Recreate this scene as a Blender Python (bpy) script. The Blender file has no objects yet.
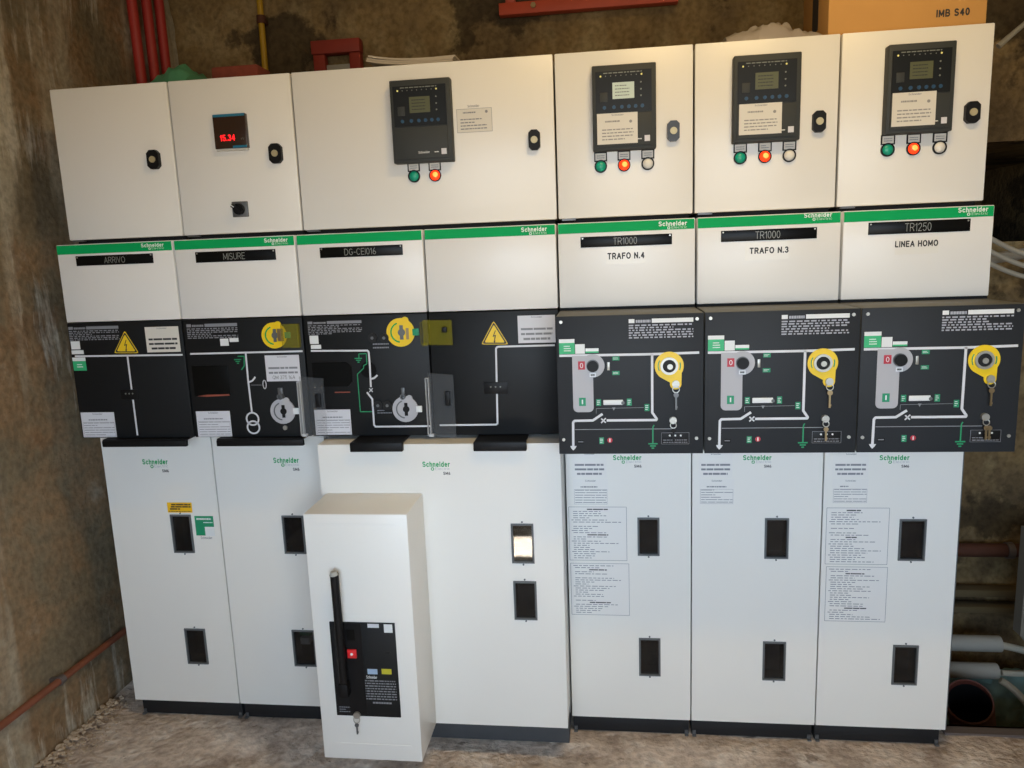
import bpy, bmesh, math, random
from mathutils import Vector, Matrix, noise

scene = bpy.context.scene
col = scene.collection
PI = math.pi

# ------------------------------------------------------------------ camera, sky, sun, exposure
cam_data = bpy.data.cameras.new('camera')
cam = bpy.data.objects.new('camera', cam_data)
col.objects.link(cam)
_r, _u, _b = Vector((0.992172, 0.118964, -0.037975)), Vector((0.016825, 0.173974, 0.984606)), Vector((0.123739, -0.977538, 0.170611))
cam.matrix_world = Matrix(((_r.x, _u.x, _b.x, 0), (_r.y, _u.y, _b.y, 0), (_r.z, _u.z, _b.z, 0), (0, 0, 0, 1)))
cam.location = (1.6269, -2.1715, 1.5315)
cam_data.sensor_width = 36.0
cam_data.lens = 26.468
cam_data.clip_start = 0.05
scene.camera = cam

world = bpy.data.worlds.new('sky')
scene.world = world
world.use_nodes = True
_wn = world.node_tree.nodes
_wl = world.node_tree.links
_bg = _wn['Background']
_tc = _wn.new('ShaderNodeTexCoord')
_sx = _wn.new('ShaderNodeSeparateXYZ')
_wl.new(_tc.outputs['Generated'], _sx.inputs[0])
_mr = _wn.new('ShaderNodeMapRange')          # horizon: open sky above, sunlit yard below
_mr.inputs['From Min'].default_value = -0.06
_mr.inputs['From Max'].default_value = 0.04
_wl.new(_sx.outputs['Z'], _mr.inputs['Value'])
_mx = _wn.new('ShaderNodeMix')
_mx.data_type = 'RGBA'
_mx.inputs[6].default_value = (0.40, 0.36, 0.30, 1)
_mx.inputs[7].default_value = (0.63, 0.80, 1.0, 1)
_wl.new(_mr.outputs['Result'], _mx.inputs[0])
_wl.new(_mx.outputs[2], _bg.inputs['Color'])
_bg.inputs['Strength'].default_value = 12.8

sun_data = bpy.data.lights.new('sun', 'SUN')
sun_data.energy = 120.0
sun_data.angle = math.radians(0.6)
sun_data.color = (0.96, 0.97, 0.90)
sun = bpy.data.objects.new('sun', sun_data)
col.objects.link(sun)
sun.rotation_euler = Vector((-0.36, 1.0, -1.38)).to_track_quat('-Z', 'Y').to_euler()
sun.location = (3, -6, 6)

# window opening in the wall behind the photographer; the portal only guides sampling of the sky through it
WIN = (0.75, 2.95, 0.75, 2.1)      # x0, x1, z0, z1
YF = -3.1
portal_data = bpy.data.lights.new('window_portal', 'AREA')
portal_data.shape = 'RECTANGLE'
portal_data.size, portal_data.size_y = WIN[1] - WIN[0], WIN[3] - WIN[2]
portal_data.cycles.is_portal = True
portal = bpy.data.objects.new('window_portal', portal_data)
col.objects.link(portal)
portal.location = ((WIN[0] + WIN[1]) / 2, YF - 0.05, (WIN[2] + WIN[3]) / 2)
portal.rotation_euler = (PI / 2, 0, 0)
portal.rotation_euler = Vector((0, 1, 0)).to_track_quat('-Z', 'Z').to_euler()

vs = scene.view_settings
vs.view_transform = 'Standard'
vs.look = 'None'
vs.gamma = 1.0
vs.use_curve_mapping = False
vs.exposure = 0.0

# ------------------------------------------------------------------ materials
def lin(h):
    c = [int(h[i:i + 2], 16) / 255 for i in (0, 2, 4)]
    return tuple(v / 12.92 if v <= 0.04045 else ((v + 0.055) / 1.055) ** 2.4 for v in c) + (1,)

def mat(name, hexc, rough=0.5, metal=0.0, var=0.0, vscale=30.0, bump=0.0, emit=None, estr=0.0, coat=0.0, spec=0.5):
    m = bpy.data.materials.new(name)
    m.use_nodes = True
    nt = m.node_tree
    b = nt.nodes['Principled BSDF']
    c = lin(hexc)
    b.inputs['Base Color'].default_value = c
    b.inputs['Roughness'].default_value = rough
    b.inputs['Metallic'].default_value = metal
    b.inputs['Coat Weight'].default_value = coat
    b.inputs['Specular IOR Level'].default_value = spec
    if emit:
        b.inputs['Emission Color'].default_value = lin(emit)
        b.inputs['Emission Strength'].default_value = estr
    if var or bump:
        tc = nt.nodes.new('ShaderNodeTexCoord')
        n = nt.nodes.new('ShaderNodeTexNoise')
        n.inputs['Scale'].default_value = vscale
        n.inputs['Detail'].default_value = 5
        nt.links.new(tc.outputs['Object'], n.inputs['Vector'])
        if var:
            mx = nt.nodes.new('ShaderNodeMix')
            mx.data_type = 'RGBA'
            mx.inputs[6].default_value = tuple(v * (1 - var) for v in c[:3]) + (1,)
            mx.inputs[7].default_value = tuple(min(1, v * (1 + var)) for v in c[:3]) + (1,)
            nt.links.new(n.outputs['Fac'], mx.inputs[0])
            nt.links.new(mx.outputs[2], b.inputs['Base Color'])
        if bump:
            bp = nt.nodes.new('ShaderNodeBump')
            bp.inputs['Strength'].default_value = bump
            bp.inputs['Distance'].default_value = 0.004
            nt.links.new(n.outputs['Fac'], bp.inputs['Height'])
            nt.links.new(bp.outputs['Normal'], b.inputs['Normal'])
    return m

def glassy(name, tint, alpha, rough=0.03, spec=0.8, ior=1.5):
    m = bpy.data.materials.new(name)
    m.use_nodes = True
    nt = m.node_tree
    b = nt.nodes['Principled BSDF']
    b.inputs['Base Color'].default_value = lin(tint)
    b.inputs['Roughness'].default_value = rough
    b.inputs['Alpha'].default_value = alpha
    b.inputs['Specular IOR Level'].default_value = spec
    b.inputs['IOR'].default_value = ior
    return m

def plaster(name, stops, scale=1.3, streak=6.0, streak_hex='8d8266', streak_amt=0.5, bump=0.6, stretch=(1, 1, 0.35), patch=None, grain=0.4, drips=0.0):
    m = bpy.data.materials.new(name)
    m.use_nodes = True
    nt = m.node_tree
    N, L = nt.nodes, nt.links
    b = N['Principled BSDF']
    b.inputs['Roughness'].default_value = 0.92
    b.inputs['Specular IOR Level'].default_value = 0.2
    tc = N.new('ShaderNodeTexCoord')
    n1 = N.new('ShaderNodeTexNoise')
    n1.inputs['Scale'].default_value = scale
    n1.inputs['Detail'].default_value = 8
    n1.inputs['Roughness'].default_value = 0.65
    L.new(tc.outputs['Object'], n1.inputs['Vector'])
    rp = N.new('ShaderNodeValToRGB')
    el = rp.color_ramp.elements
    el[0].position, el[0].color = stops[0][0], lin(stops[0][1])
    el[1].position, el[1].color = stops[-1][0], lin(stops[-1][1])
    for p_, h_ in stops[1:-1]:
        e = el.new(p_)
        e.color = lin(h_)
    L.new(n1.outputs['Fac'], rp.inputs['Fac'])
    mp = N.new('ShaderNodeMapping')
    mp.inputs['Scale'].default_value = stretch
    L.new(tc.outputs['Object'], mp.inputs['Vector'])
    n2 = N.new('ShaderNodeTexNoise')
    n2.inputs['Scale'].default_value = streak
    n2.inputs['Detail'].default_value = 7
    n2.inputs['Roughness'].default_value = 0.55
    L.new(mp.outputs['Vector'], n2.inputs['Vector'])
    r2 = N.new('ShaderNodeMapRange')
    r2.inputs['From Min'].default_value = 0.53
    r2.inputs['From Max'].default_value = 0.63
    r2.inputs['To Max'].default_value = streak_amt
    L.new(n2.outputs['Fac'], r2.inputs['Value'])
    mx = N.new('ShaderNodeMix')
    mx.data_type = 'RGBA'
    mx.inputs[7].default_value = lin(streak_hex)
    L.new(r2.outputs['Result'], mx.inputs[0])
    L.new(rp.outputs['Color'], mx.inputs[6])
    if patch:
        n4 = N.new('ShaderNodeTexNoise')
        n4.inputs['Scale'].default_value = patch[0]
        n4.inputs['Detail'].default_value = 7
        n4.inputs['Roughness'].default_value = 0.6
        mo = N.new('ShaderNodeMapping')
        mo.inputs['Location'].default_value = (4.3, 1.7, 2.9)
        L.new(tc.outputs['Object'], mo.inputs['Vector'])
        L.new(mo.outputs['Vector'], n4.inputs['Vector'])
        r4 = N.new('ShaderNodeMapRange')
        r4.inputs['From Min'].default_value = patch[1]
        r4.inputs['From Max'].default_value = patch[1] + 0.035
        r4.inputs['To Max'].default_value = patch[3]
        L.new(n4.outputs['Fac'], r4.inputs['Value'])
        m4 = N.new('ShaderNodeMix')
        m4.data_type = 'RGBA'
        m4.inputs[7].default_value = lin(patch[2])
        L.new(r4.outputs['Result'], m4.inputs[0])
        L.new(mx.outputs[2], m4.inputs[6])
        mx = m4
    if drips:
        md = N.new('ShaderNodeMapping')
        md.inputs['Scale'].default_value = (1, 1, 0.12)
        md.inputs['Rotation'].default_value = (0.16, 0, 0)
        L.new(tc.outputs['Object'], md.inputs['Vector'])
        nd = N.new('ShaderNodeTexNoise')
        nd.inputs['Scale'].default_value = 13
        nd.inputs['Detail'].default_value = 7
        nd.inputs['Roughness'].default_value = 0.7
        L.new(md.outputs['Vector'], nd.inputs['Vector'])
        ng = N.new('ShaderNodeTexNoise')
        ng.inputs['Scale'].default_value = 1.6
        L.new(tc.outputs['Object'], ng.inputs['Vector'])
        sm = N.new('ShaderNodeMath')
        sm.operation = 'ADD'
        L.new(nd.outputs['Fac'], sm.inputs[0])
        L.new(ng.outputs['Fac'], sm.inputs[1])
        rd = N.new('ShaderNodeMapRange')
        rd.inputs['From Min'].default_value = 1.10
        rd.inputs['From Max'].default_value = 1.20
        rd.inputs['To Max'].default_value = drips
        L.new(sm.outputs[0], rd.inputs['Value'])
        m5 = N.new('ShaderNodeMix')
        m5.data_type = 'RGBA'
        m5.inputs[7].default_value = lin('d2cab8')
        L.new(rd.outputs['Result'], m5.inputs[0])
        L.new(mx.outputs[2], m5.inputs[6])
        mx = m5
    n3 = N.new('ShaderNodeTexNoise')
    n3.inputs['Scale'].default_value = 45
    n3.inputs['Detail'].default_value = 6
    L.new(tc.outputs['Object'], n3.inputs['Vector'])
    m3 = N.new('ShaderNodeMix')
    m3.data_type = 'RGBA'
    m3.blend_type = 'MULTIPLY'
    m3.inputs[0].default_value = grain
    L.new(mx.outputs[2], m3.inputs[6])
    g = N.new('ShaderNodeMapRange')
    g.inputs['From Min'].default_value = 0.3
    g.inputs['From Max'].default_value = 0.6
    g.inputs['To Min'].default_value = 0.35
    L.new(n3.outputs['Fac'], g.inputs['Value'])
    L.new(g.outputs['Result'], m3.inputs[7])
    L.new(m3.outputs[2], b.inputs['Base Color'])
    bp = N.new('ShaderNodeBump')
    bp.inputs['Strength'].default_value = bump
    bp.inputs['Distance'].default_value = 0.012
    ad = N.new('ShaderNodeMath')
    ad.operation = 'ADD'
    L.new(n3.outputs['Fac'], ad.inputs[0])
    L.new(n1.outputs['Fac'], ad.inputs[1])
    L.new(ad.outputs[0], bp.inputs['Height'])
    L.new(bp.outputs['Normal'], b.inputs['Normal'])
    return m

M = dict(
    white=mat('white_paint', 'e6e4de', 0.34, var=0.02, vscale=3),
    white2=mat('white_paint_cover', 'e4e2dd', 0.36, var=0.02, vscale=3),
    body=mat('grey_steel_shell', 'b9b8b2', 0.45, var=0.04),
    gap=mat('black_gap', '101010', 0.8),
    black=mat('black_panel', '151719', 0.5, var=0.12, vscale=8, spec=0.25),
    anth=mat('anthracite_panel', '272a2e', 0.55, var=0.08, vscale=10, spec=0.25),
    anthside=mat('anthracite_housing', '63625a', 0.55, var=0.08, vscale=10),
    plinth=mat('black_plinth', '15171a', 0.6),
    grey_pl=mat('slate_plinth', '48494b', 0.7, var=0.15, vscale=20),
    green=mat('green_strip', '06a058', 0.6, spec=0.15),
    logo_w=mat('print_white', 'dfe6df', 0.5),
    logo_g=mat('print_green', '0c9a58', 0.6, spec=0.2),
    ink=mat('print_black', '2a2a2c', 0.6),
    greyink=mat('print_grey', '808288', 0.7),
    softink=mat('print_faint', 'a5a8b2', 0.7),
    softink2=mat('print_soft_grey', '8f8e8c', 0.7),
    mimic=mat('print_mimic', 'd3d5da', 0.5),
    mimic2=mat('print_mimic_thin', '8d9096', 0.5),
    mimicg=mat('print_mimic_green', '17925f', 0.5),
    paper=mat('label_paper', 'cfd0d6', 0.55),
    paperw=mat('label_paper_warm', 'd6d2c8', 0.5),
    sheet=mat('notice_paper', 'e4e2de', 0.5),
    film=mat('clear_film_label', 'e4e1d9', 0.28),
    plate=mat('nameplate_black', '0b0c0c', 0.35, spec=0.15),
    engr=mat('nameplate_engraving', '8e908b', 0.5),
    yellow=mat('yellow_plastic', 'e8c416', 0.4),
    yellow2=mat('warning_yellow', 'e6c31e', 0.45),
    orange=mat('label_orange', 'eeb913', 0.5),
    steel=mat('bright_steel', 'b4b2aa', 0.42, 0.8),
    steeld=mat('dull_steel', '6b6d6f', 0.45, 0.6),
    brass=mat('key_brass', 'a08c6a', 0.35, 0.9),
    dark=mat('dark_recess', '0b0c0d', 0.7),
    frame=mat('window_frame_grey', '595c5e', 0.5),
    hbl=mat('handle_black', '0e0e10', 0.5, spec=0.25),
    hblue=mat('handle_slate', '39404c', 0.45),
    cream=mat('lock_barrel', 'b9ae8a', 0.4, 0.3),
    relay=mat('relay_housing', '383b3b', 0.6, spec=0.3),
    relayf=mat('relay_face', '15181a', 0.4, spec=0.3),
    lcd=mat('lcd_olive', '55583c', 0.4),
    lcdl=mat('lcd_backlit', 'a9b3a4', 0.3, emit='c8d2c0', estr=0.25),
    blueb=mat('button_blue', '1b4566', 0.5),
    ledy=mat('led_yellow', 'd8cf70', 0.4, emit='fff2a0', estr=0.3),
    leddim=mat('led_off', '777b74', 0.4),
    lampg=mat('lens_green', '16a083', 0.3),
    lampr=mat('lens_red_lit', 'e0301a', 0.25, emit='ff3a12', estr=1.6),
    lampc=mat('lens_red_core', 'ff8a50', 0.25, emit='ff7a30', estr=2.6),
    lampw=mat('lens_clear', 'e0ddd4', 0.25),
    redseg=mat('red_digits', 'ff2222', 0.4, emit='ff1820', estr=2.2),
    meter=mat('meter_face', '33231a', 0.25),
    teal=mat('meter_stripe', '1c6f8e', 0.4),
    pale=mat('grey_plate', 'adadb2', 0.5),
    red=mat('label_red', 'b5283a', 0.45),
    redb=mat('button_red', 'e0282c', 0.4),
    tagg=mat('label_green', '148c62', 0.5),
    tagg2=mat('label_green_bright', '2fae72', 0.5),
    tagw=mat('label_white', 'dfe2e2', 0.5),
    lblue=mat('label_light_blue', '9fb6d0', 0.5),
    lyel=mat('label_olive_yellow', 'b4ae2c', 0.5),
    clear=glassy('clear_cover', '9a9ea2', 0.12, 0.15, 0.4),
    clearrim=glassy('clear_cover_rim', 'e6e8ea', 0.55),
    clearyel=glassy('yellow_cover', 'a0982c', 0.24, 0.2, 0.4),
    pane=glassy('dark_pane', '14171a', 0.55, 0.04),
    mirrorp=glassy('shiny_pane', '2a2a22', 0.6, 0.02, 1.0, 1.85),
    card=mat('cardboard', 'c69452', 0.8, var=0.06, vscale=12),
    card2=mat('cardboard_tape', 'a77a44', 0.5),
    cardk=mat('cardboard_core', '7c522c', 0.85),
    plastic=mat('grey_plastic_film', '9a918a', 0.35, var=0.08, vscale=20),
    papers=mat('document_paper', 'a89c8a', 0.7, var=0.05),
    gcloth=mat('green_tarpaulin', '4c8a66', 0.55, var=0.2, vscale=10),
    brick=mat('red_brick', '7d3a2a', 0.9, var=0.35, vscale=40, bump=0.6),
    stone=mat('brown_stone', '5a4630', 0.95, var=0.3, vscale=25, bump=0.8),
    redp=mat('red_conduit', 'a8302a', 0.5, var=0.12, vscale=6),
    yelp=mat('yellow_pipe', 'b08a1e', 0.5, var=0.15, vscale=10),
    redst=mat('red_oxide_steel', 'b5472c', 0.6, var=0.2, vscale=14),
    redst2=mat('red_oxide_dark', '8c3022', 0.65, var=0.25, vscale=14),
    rust=mat('rusty_pipe', '7e4830', 0.8, var=0.4, vscale=16, bump=0.3),
    rustd=mat('rusty_pipe_dark', '4f2c1c', 0.8, var=0.3, vscale=16, bump=0.3),
    strip=mat('faded_red_strip', '8a4636', 0.5),
    clamp=mat('pipe_clamp', '6e6460', 0.6, 0.4),
    conduit=mat('grey_conduit', 'a09e96', 0.6),
    cable=mat('grey_cable', 'aca798', 0.6),
    tarp=mat('teal_tarp', '7a9690', 0.5, var=0.4, vscale=14),
    corr=mat('red_brown_pipe', '5e3026', 0.6, var=0.2, vscale=12),
    board=mat('old_board', '5f5238', 0.85, var=0.25, vscale=10),
    sheetm=mat('grey_metal_sheet', '77736a', 0.6, var=0.1, vscale=6),
    mortar=mat('crumbled_mortar', 'b8a48c', 0.95, var=0.3, vscale=40, bump=0.6),
    lampbody=mat('lamp_housing', 'd8d4c8', 0.5),
    ceil=mat('ceiling_plaster', 'a89c84', 0.9, var=0.1, vscale=3),
)
M['wall_left'] = plaster('wall_left_plaster', [(0.30, '625a4a'), (0.45, '82745c'), (0.56, '94795a'), (0.70, 'aca28e')], 2.4, 2.4, 'bdb49e', 0.6, 0.4, (1, 2.0, 0.25), (1.9, 0.56, '866242', 0.45), 0.5, 0.7)
M['wall_back'] = plaster('wall_back_plaster', [(0.34, '5a4d3a'), (0.46, '7a674a'), (0.56, '8f7852'), (0.66, 'a4906a')], 1.8, 5.0, 'a8966e', 0.6, 0.9, (1, 1, 0.6), (2.4, 0.53, '43392a', 0.8), 0.55)
M['wall_plain'] = plaster('wall_plain_plaster', [(0.3, '8c7d64'), (0.7, 'b09f84')], 1.5, 4.0, 'b3a78c', 0.3, 0.3)
M['floor'] = plaster('floor_concrete', [(0.32, '98877a'), (0.45, 'bfae9f'), (0.56, 'd4c3b4'), (0.70, 'e6dacd')], 6.0, 11.0, 'e6dbd0', 0.6, 0.9, (1, 1, 1), (18.0, 0.64, '75665a', 0.6), 0.5)

# ------------------------------------------------------------------ mesh building
class MB:
    def __init__(self):
        self.bm = bmesh.new()

    def box(self, x0, x1, y0, y1, z0, z1, bev=0.0, seg=2):
        t = bmesh.new()
        bmesh.ops.create_cube(t, size=1.0)
        bmesh.ops.scale(t, vec=(x1 - x0, y1 - y0, z1 - z0), verts=t.verts)
        bmesh.ops.translate(t, vec=((x0 + x1) / 2, (y0 + y1) / 2, (z0 + z1) / 2), verts=t.verts)
        if bev:
            bmesh.ops.bevel(t, geom=t.edges[:], offset=bev, segments=seg, affect='EDGES', profile=0.5)
        self._add(t)
        return self

    def _add(self, t):
        me = bpy.data.meshes.new('tmp')
        t.to_mesh(me)
        t.free()
        self.bm.from_mesh(me)
        bpy.data.meshes.remove(me)

    def rect(self, r, y0, t, bev=0.0):
        """plate on a wall plane: r = x0, x1, z0, z1; front face at y0 - t, facing -y"""
        return self.box(r[0], r[1], y0 - t, y0 + 0.0003, r[2], r[3], bev)

    def prism(self, pts, y0, y1):
        bm = self.bm
        a = [bm.verts.new((x, y0, z)) for x, z in pts]
        b = [bm.verts.new((x, y1, z)) for x, z in pts]
        fs = [bm.faces.new(a), bm.faces.new(b[::-1])]
        n = len(pts)
        for i in range(n):
            fs.append(bm.faces.new((a[(i + 1) % n], a[i], b[i], b[(i + 1) % n])))
        bmesh.ops.recalc_face_normals(bm, faces=fs)
        return self

    def disc(self, c, r, y0, y1, seg=20):
        return self.prism([(c[0] + r * math.cos(2 * PI * i / seg), c[1] + r * math.sin(2 * PI * i / seg)) for i in range(seg)], y0, y1)

    def ring(self, c, r0, r1, y0, y1, seg=24, a0=0.0, a1=2 * PI):
        bm = self.bm
        full = abs(a1 - a0 - 2 * PI) < 1e-6
        n = seg if full else seg + 1
        R = []
        for i in range(n):
            a = a0 + (a1 - a0) * i / seg
            R.append([bm.verts.new((c[0] + r * math.cos(a), y, c[1] + r * math.sin(a))) for r, y in ((r0, y0), (r1, y0), (r1, y1), (r0, y1))])
        fs = []
        for i in range(n if full else n - 1):
            A, B = R[i], R[(i + 1) % n]
            for k in range(4):
                fs.append(bm.faces.new((A[k], A[(k + 1) % 4], B[(k + 1) % 4], B[k])))
        if not full:
            fs += [bm.faces.new(R[0]), bm.faces.new(R[-1])]
        bmesh.ops.recalc_face_normals(bm, faces=fs)
        return self

    def stroke(self, pts, w, y0, t, closed=False):
        """a printed line of width w along xz points"""
        n = len(pts)
        for i in range(n if closed else n - 1):
            (xa, za), (xb, zb) = pts[i], pts[(i + 1) % n]
            d = Vector((xb - xa, zb - za))
            if d.length < 1e-6:
                continue
            d.normalize()
            px, pz = -d.y * w / 2, d.x * w / 2
            self.prism([(xa + px, za + pz), (xb + px, zb + pz), (xb - px, zb - pz), (xa - px, za - pz)], y0 - t, y0 + 0.0003)
        for i, q in enumerate(pts):
            if w > 0.003 and (closed or 0 < i < n - 1):
                self.disc(q, w / 2, y0 - t * 0.98, y0 + 0.0003, 10)
        return self

    def tube(self, pts, r, seg=10, caps=True):
        pts = [Vector(p) for p in pts]
        rs = r if isinstance(r, (list, tuple)) else [r] * len(pts)
        bm = self.bm
        rings = []
        ref = None
        for i, p_ in enumerate(pts):
            d = (pts[min(i + 1, len(pts) - 1)] - pts[max(i - 1, 0)]).normalized()
            if ref is None:
                ref = d.orthogonal().normalized()
            ref = (ref - d * ref.dot(d)).normalized()
            s = d.cross(ref)
            rings.append([bm.verts.new(p_ + (ref * math.cos(2 * PI * k / seg) + s * math.sin(2 * PI * k / seg)) * rs[i]) for k in range(seg)])
        fs = []
        for a, b in zip(rings, rings[1:]):
            for k in range(seg):
                fs.append(bm.faces.new((a[k], a[(k + 1) % seg], b[(k + 1) % seg], b[k])))
        if caps:
            fs += [bm.faces.new(rings[0]), bm.faces.new(rings[-1])]
        bmesh.ops.recalc_face_normals(bm, faces=fs)
        return self

    def dome(self, c, y0, r, h, seg=18, rings=5):
        bm = self.bm
        R = []
        for j in range(rings):
            a = PI / 2 * j / rings
            R.append([bm.verts.new((c[0] + r * math.cos(a) * math.cos(2 * PI * k / seg), y0 - h * math.sin(a), c[1] + r * math.cos(a) * math.sin(2 * PI * k / seg))) for k in range(seg)])
        top = bm.verts.new((c[0], y0 - h, c[1]))
        fs = []
        for a, b in zip(R, R[1:]):
            for k in range(seg):
                fs.append(bm.faces.new((a[k], a[(k + 1) % seg], b[(k + 1) % seg], b[k])))
        for k in range(seg):
            fs.append(bm.faces.new((R[-1][k], R[-1][(k + 1) % seg], top)))
        fs.append(bm.faces.new(R[0]))
        bmesh.ops.recalc_face_normals(bm, faces=fs)
        return self

    def torus(self, c, R, r, tilt=0.0, seg=20, s2=6):
        pts = []
        for i in range(seg + 1):
            a = 2 * PI * i / seg
            pts.append((c[0] + R * math.cos(a), c[1] + R * math.sin(a) * math.sin(tilt), c[2] + R * math.sin(a) * math.cos(tilt)))
        return self.tube(pts, r, s2, caps=False)

    def holed(self, x0, x1, y0, y1, z0, z1, holes):
        """sheet-metal door with rectangular cut-outs (x0, x1, z0, z1 each)"""
        bm = self.bm
        xs = sorted({x0, x1, *[h[0] for h in holes], *[h[1] for h in holes]})
        zs = sorted({z0, z1, *[h[2] for h in holes], *[h[3] for h in holes]})
        def solid(i, j):
            if i < 0 or j < 0 or i >= len(xs) - 1 or j >= len(zs) - 1:
                return False
            cx, cz = (xs[i] + xs[i + 1]) / 2, (zs[j] + zs[j + 1]) / 2
            return not any(h[0] < cx < h[1] and h[2] < cz < h[3] for h in holes)
        V = {}
        def v(i, j, y):
            k = (i, j, y)
            if k not in V:
                V[k] = bm.verts.new((xs[i], y, zs[j]))
            return V[k]
        fs = []
        for i in range(len(xs) - 1):
            for j in range(len(zs) - 1):
                if not solid(i, j):
                    continue
                for y in (y0, y1):
                    fs.append(bm.faces.new((v(i, j, y), v(i + 1, j, y), v(i + 1, j + 1, y), v(i, j + 1, y))))
                for (di, dj, a, b) in ((-1, 0, (i, j), (i, j + 1)), (1, 0, (i + 1, j), (i + 1, j + 1)), (0, -1, (i, j), (i + 1, j)), (0, 1, (i, j + 1), (i + 1, j + 1))):
                    if not solid(i + di, j + dj):
                        fs.append(bm.faces.new((v(*a, y0), v(*b, y0), v(*b, y1), v(*a, y1))))
        bmesh.ops.recalc_face_normals(bm, faces=fs)
        return self

    def dashes(self, r, rows, y0, seed, fill=0.9, hfrac=0.5, indent=0.0, full=False, t=0.0003, word=(0.05, 0.16)):
        """illegible small print: rows of word-long bars"""
        rg = random.Random(seed)
        x0, x1, z0, z1 = r
        w = x1 - x0
        for i in range(rows):
            zc = z1 - (i + 0.5) * (z1 - z0) / rows
            h = (z1 - z0) / rows * hfrac
            x = x0 + (indent * w * rg.random() if indent else 0)
            end = x0 + w * (fill if full or rg.random() < 0.7 else fill * rg.uniform(0.4, 0.9))
            while x < end:
                ww = min(rg.uniform(*word) * w, end - x)
                if ww > 0.008 * w:
                    self.prism([(x, zc - h / 2), (x + ww, zc - h / 2), (x + ww, zc + h / 2), (x, zc + h / 2)], y0 - t, y0 + 0.0002)
                x += ww + w * 0.025
        return self

WLOC = {}

def finish(name, bm, m):
    me = bpy.data.meshes.new(name)
    vs_ = bm.verts
    lo = Vector((min(v.co.x for v in vs_), min(v.co.y for v in vs_), min(v.co.z for v in vs_)))
    hi = Vector((max(v.co.x for v in vs_), max(v.co.y for v in vs_), max(v.co.z for v in vs_)))
    c = (lo + hi) / 2
    bmesh.ops.translate(bm, vec=-c, verts=bm.verts)
    bm.to_mesh(me)
    bm.free()
    for pl in me.polygons:
        pl.use_smooth = True
    me.set_sharp_from_angle(angle=math.radians(32))
    me.materials.append(M[m] if isinstance(m, str) else m)
    o = bpy.data.objects.new(name, me)
    col.objects.link(o)
    return o, c

def part(name, mb, m, parent, label=None, kind=None):
    o, c = finish(name, mb.bm, m)
    o.parent = parent
    o.location = c - WLOC[parent]
    WLOC[o] = c
    if label:
        o['label'] = label
    if kind or name in ('printed_text', 'printed_heading', 'legend_print'):
        o['kind'] = kind or 'stuff'
    return o

def thing(name, label, cat, loc, group=None):
    o = bpy.data.objects.new(name, None)
    col.objects.link(o)
    o.empty_display_size = 0.1
    o.location = loc
    o['label'], o['category'] = label, cat
    if group:
        o['group'] = group
    WLOC[o] = Vector(loc)
    return o

def solo(name, mb, m, label, cat, group=None, kind=None):
    o, c = finish(name, mb.bm, m)
    o.location = c
    WLOC[o] = c
    o['label'], o['category'] = label, cat
    if group:
        o['group'] = group
    if kind:
        o['kind'] = kind
    return o

def struct(name, mb, m):
    o, c = finish(name, mb.bm, m)
    o.location = c
    WLOC[o] = c
    o['kind'] = 'structure'
    return o

def _a(cx, cz, rx, rz, a0, a1, n=8):
    return [(cx + rx * math.cos(math.radians(a0 + (a1 - a0) * i / n)), cz + rz * math.sin(math.radians(a0 + (a1 - a0) * i / n))) for i in range(n + 1)]

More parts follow.
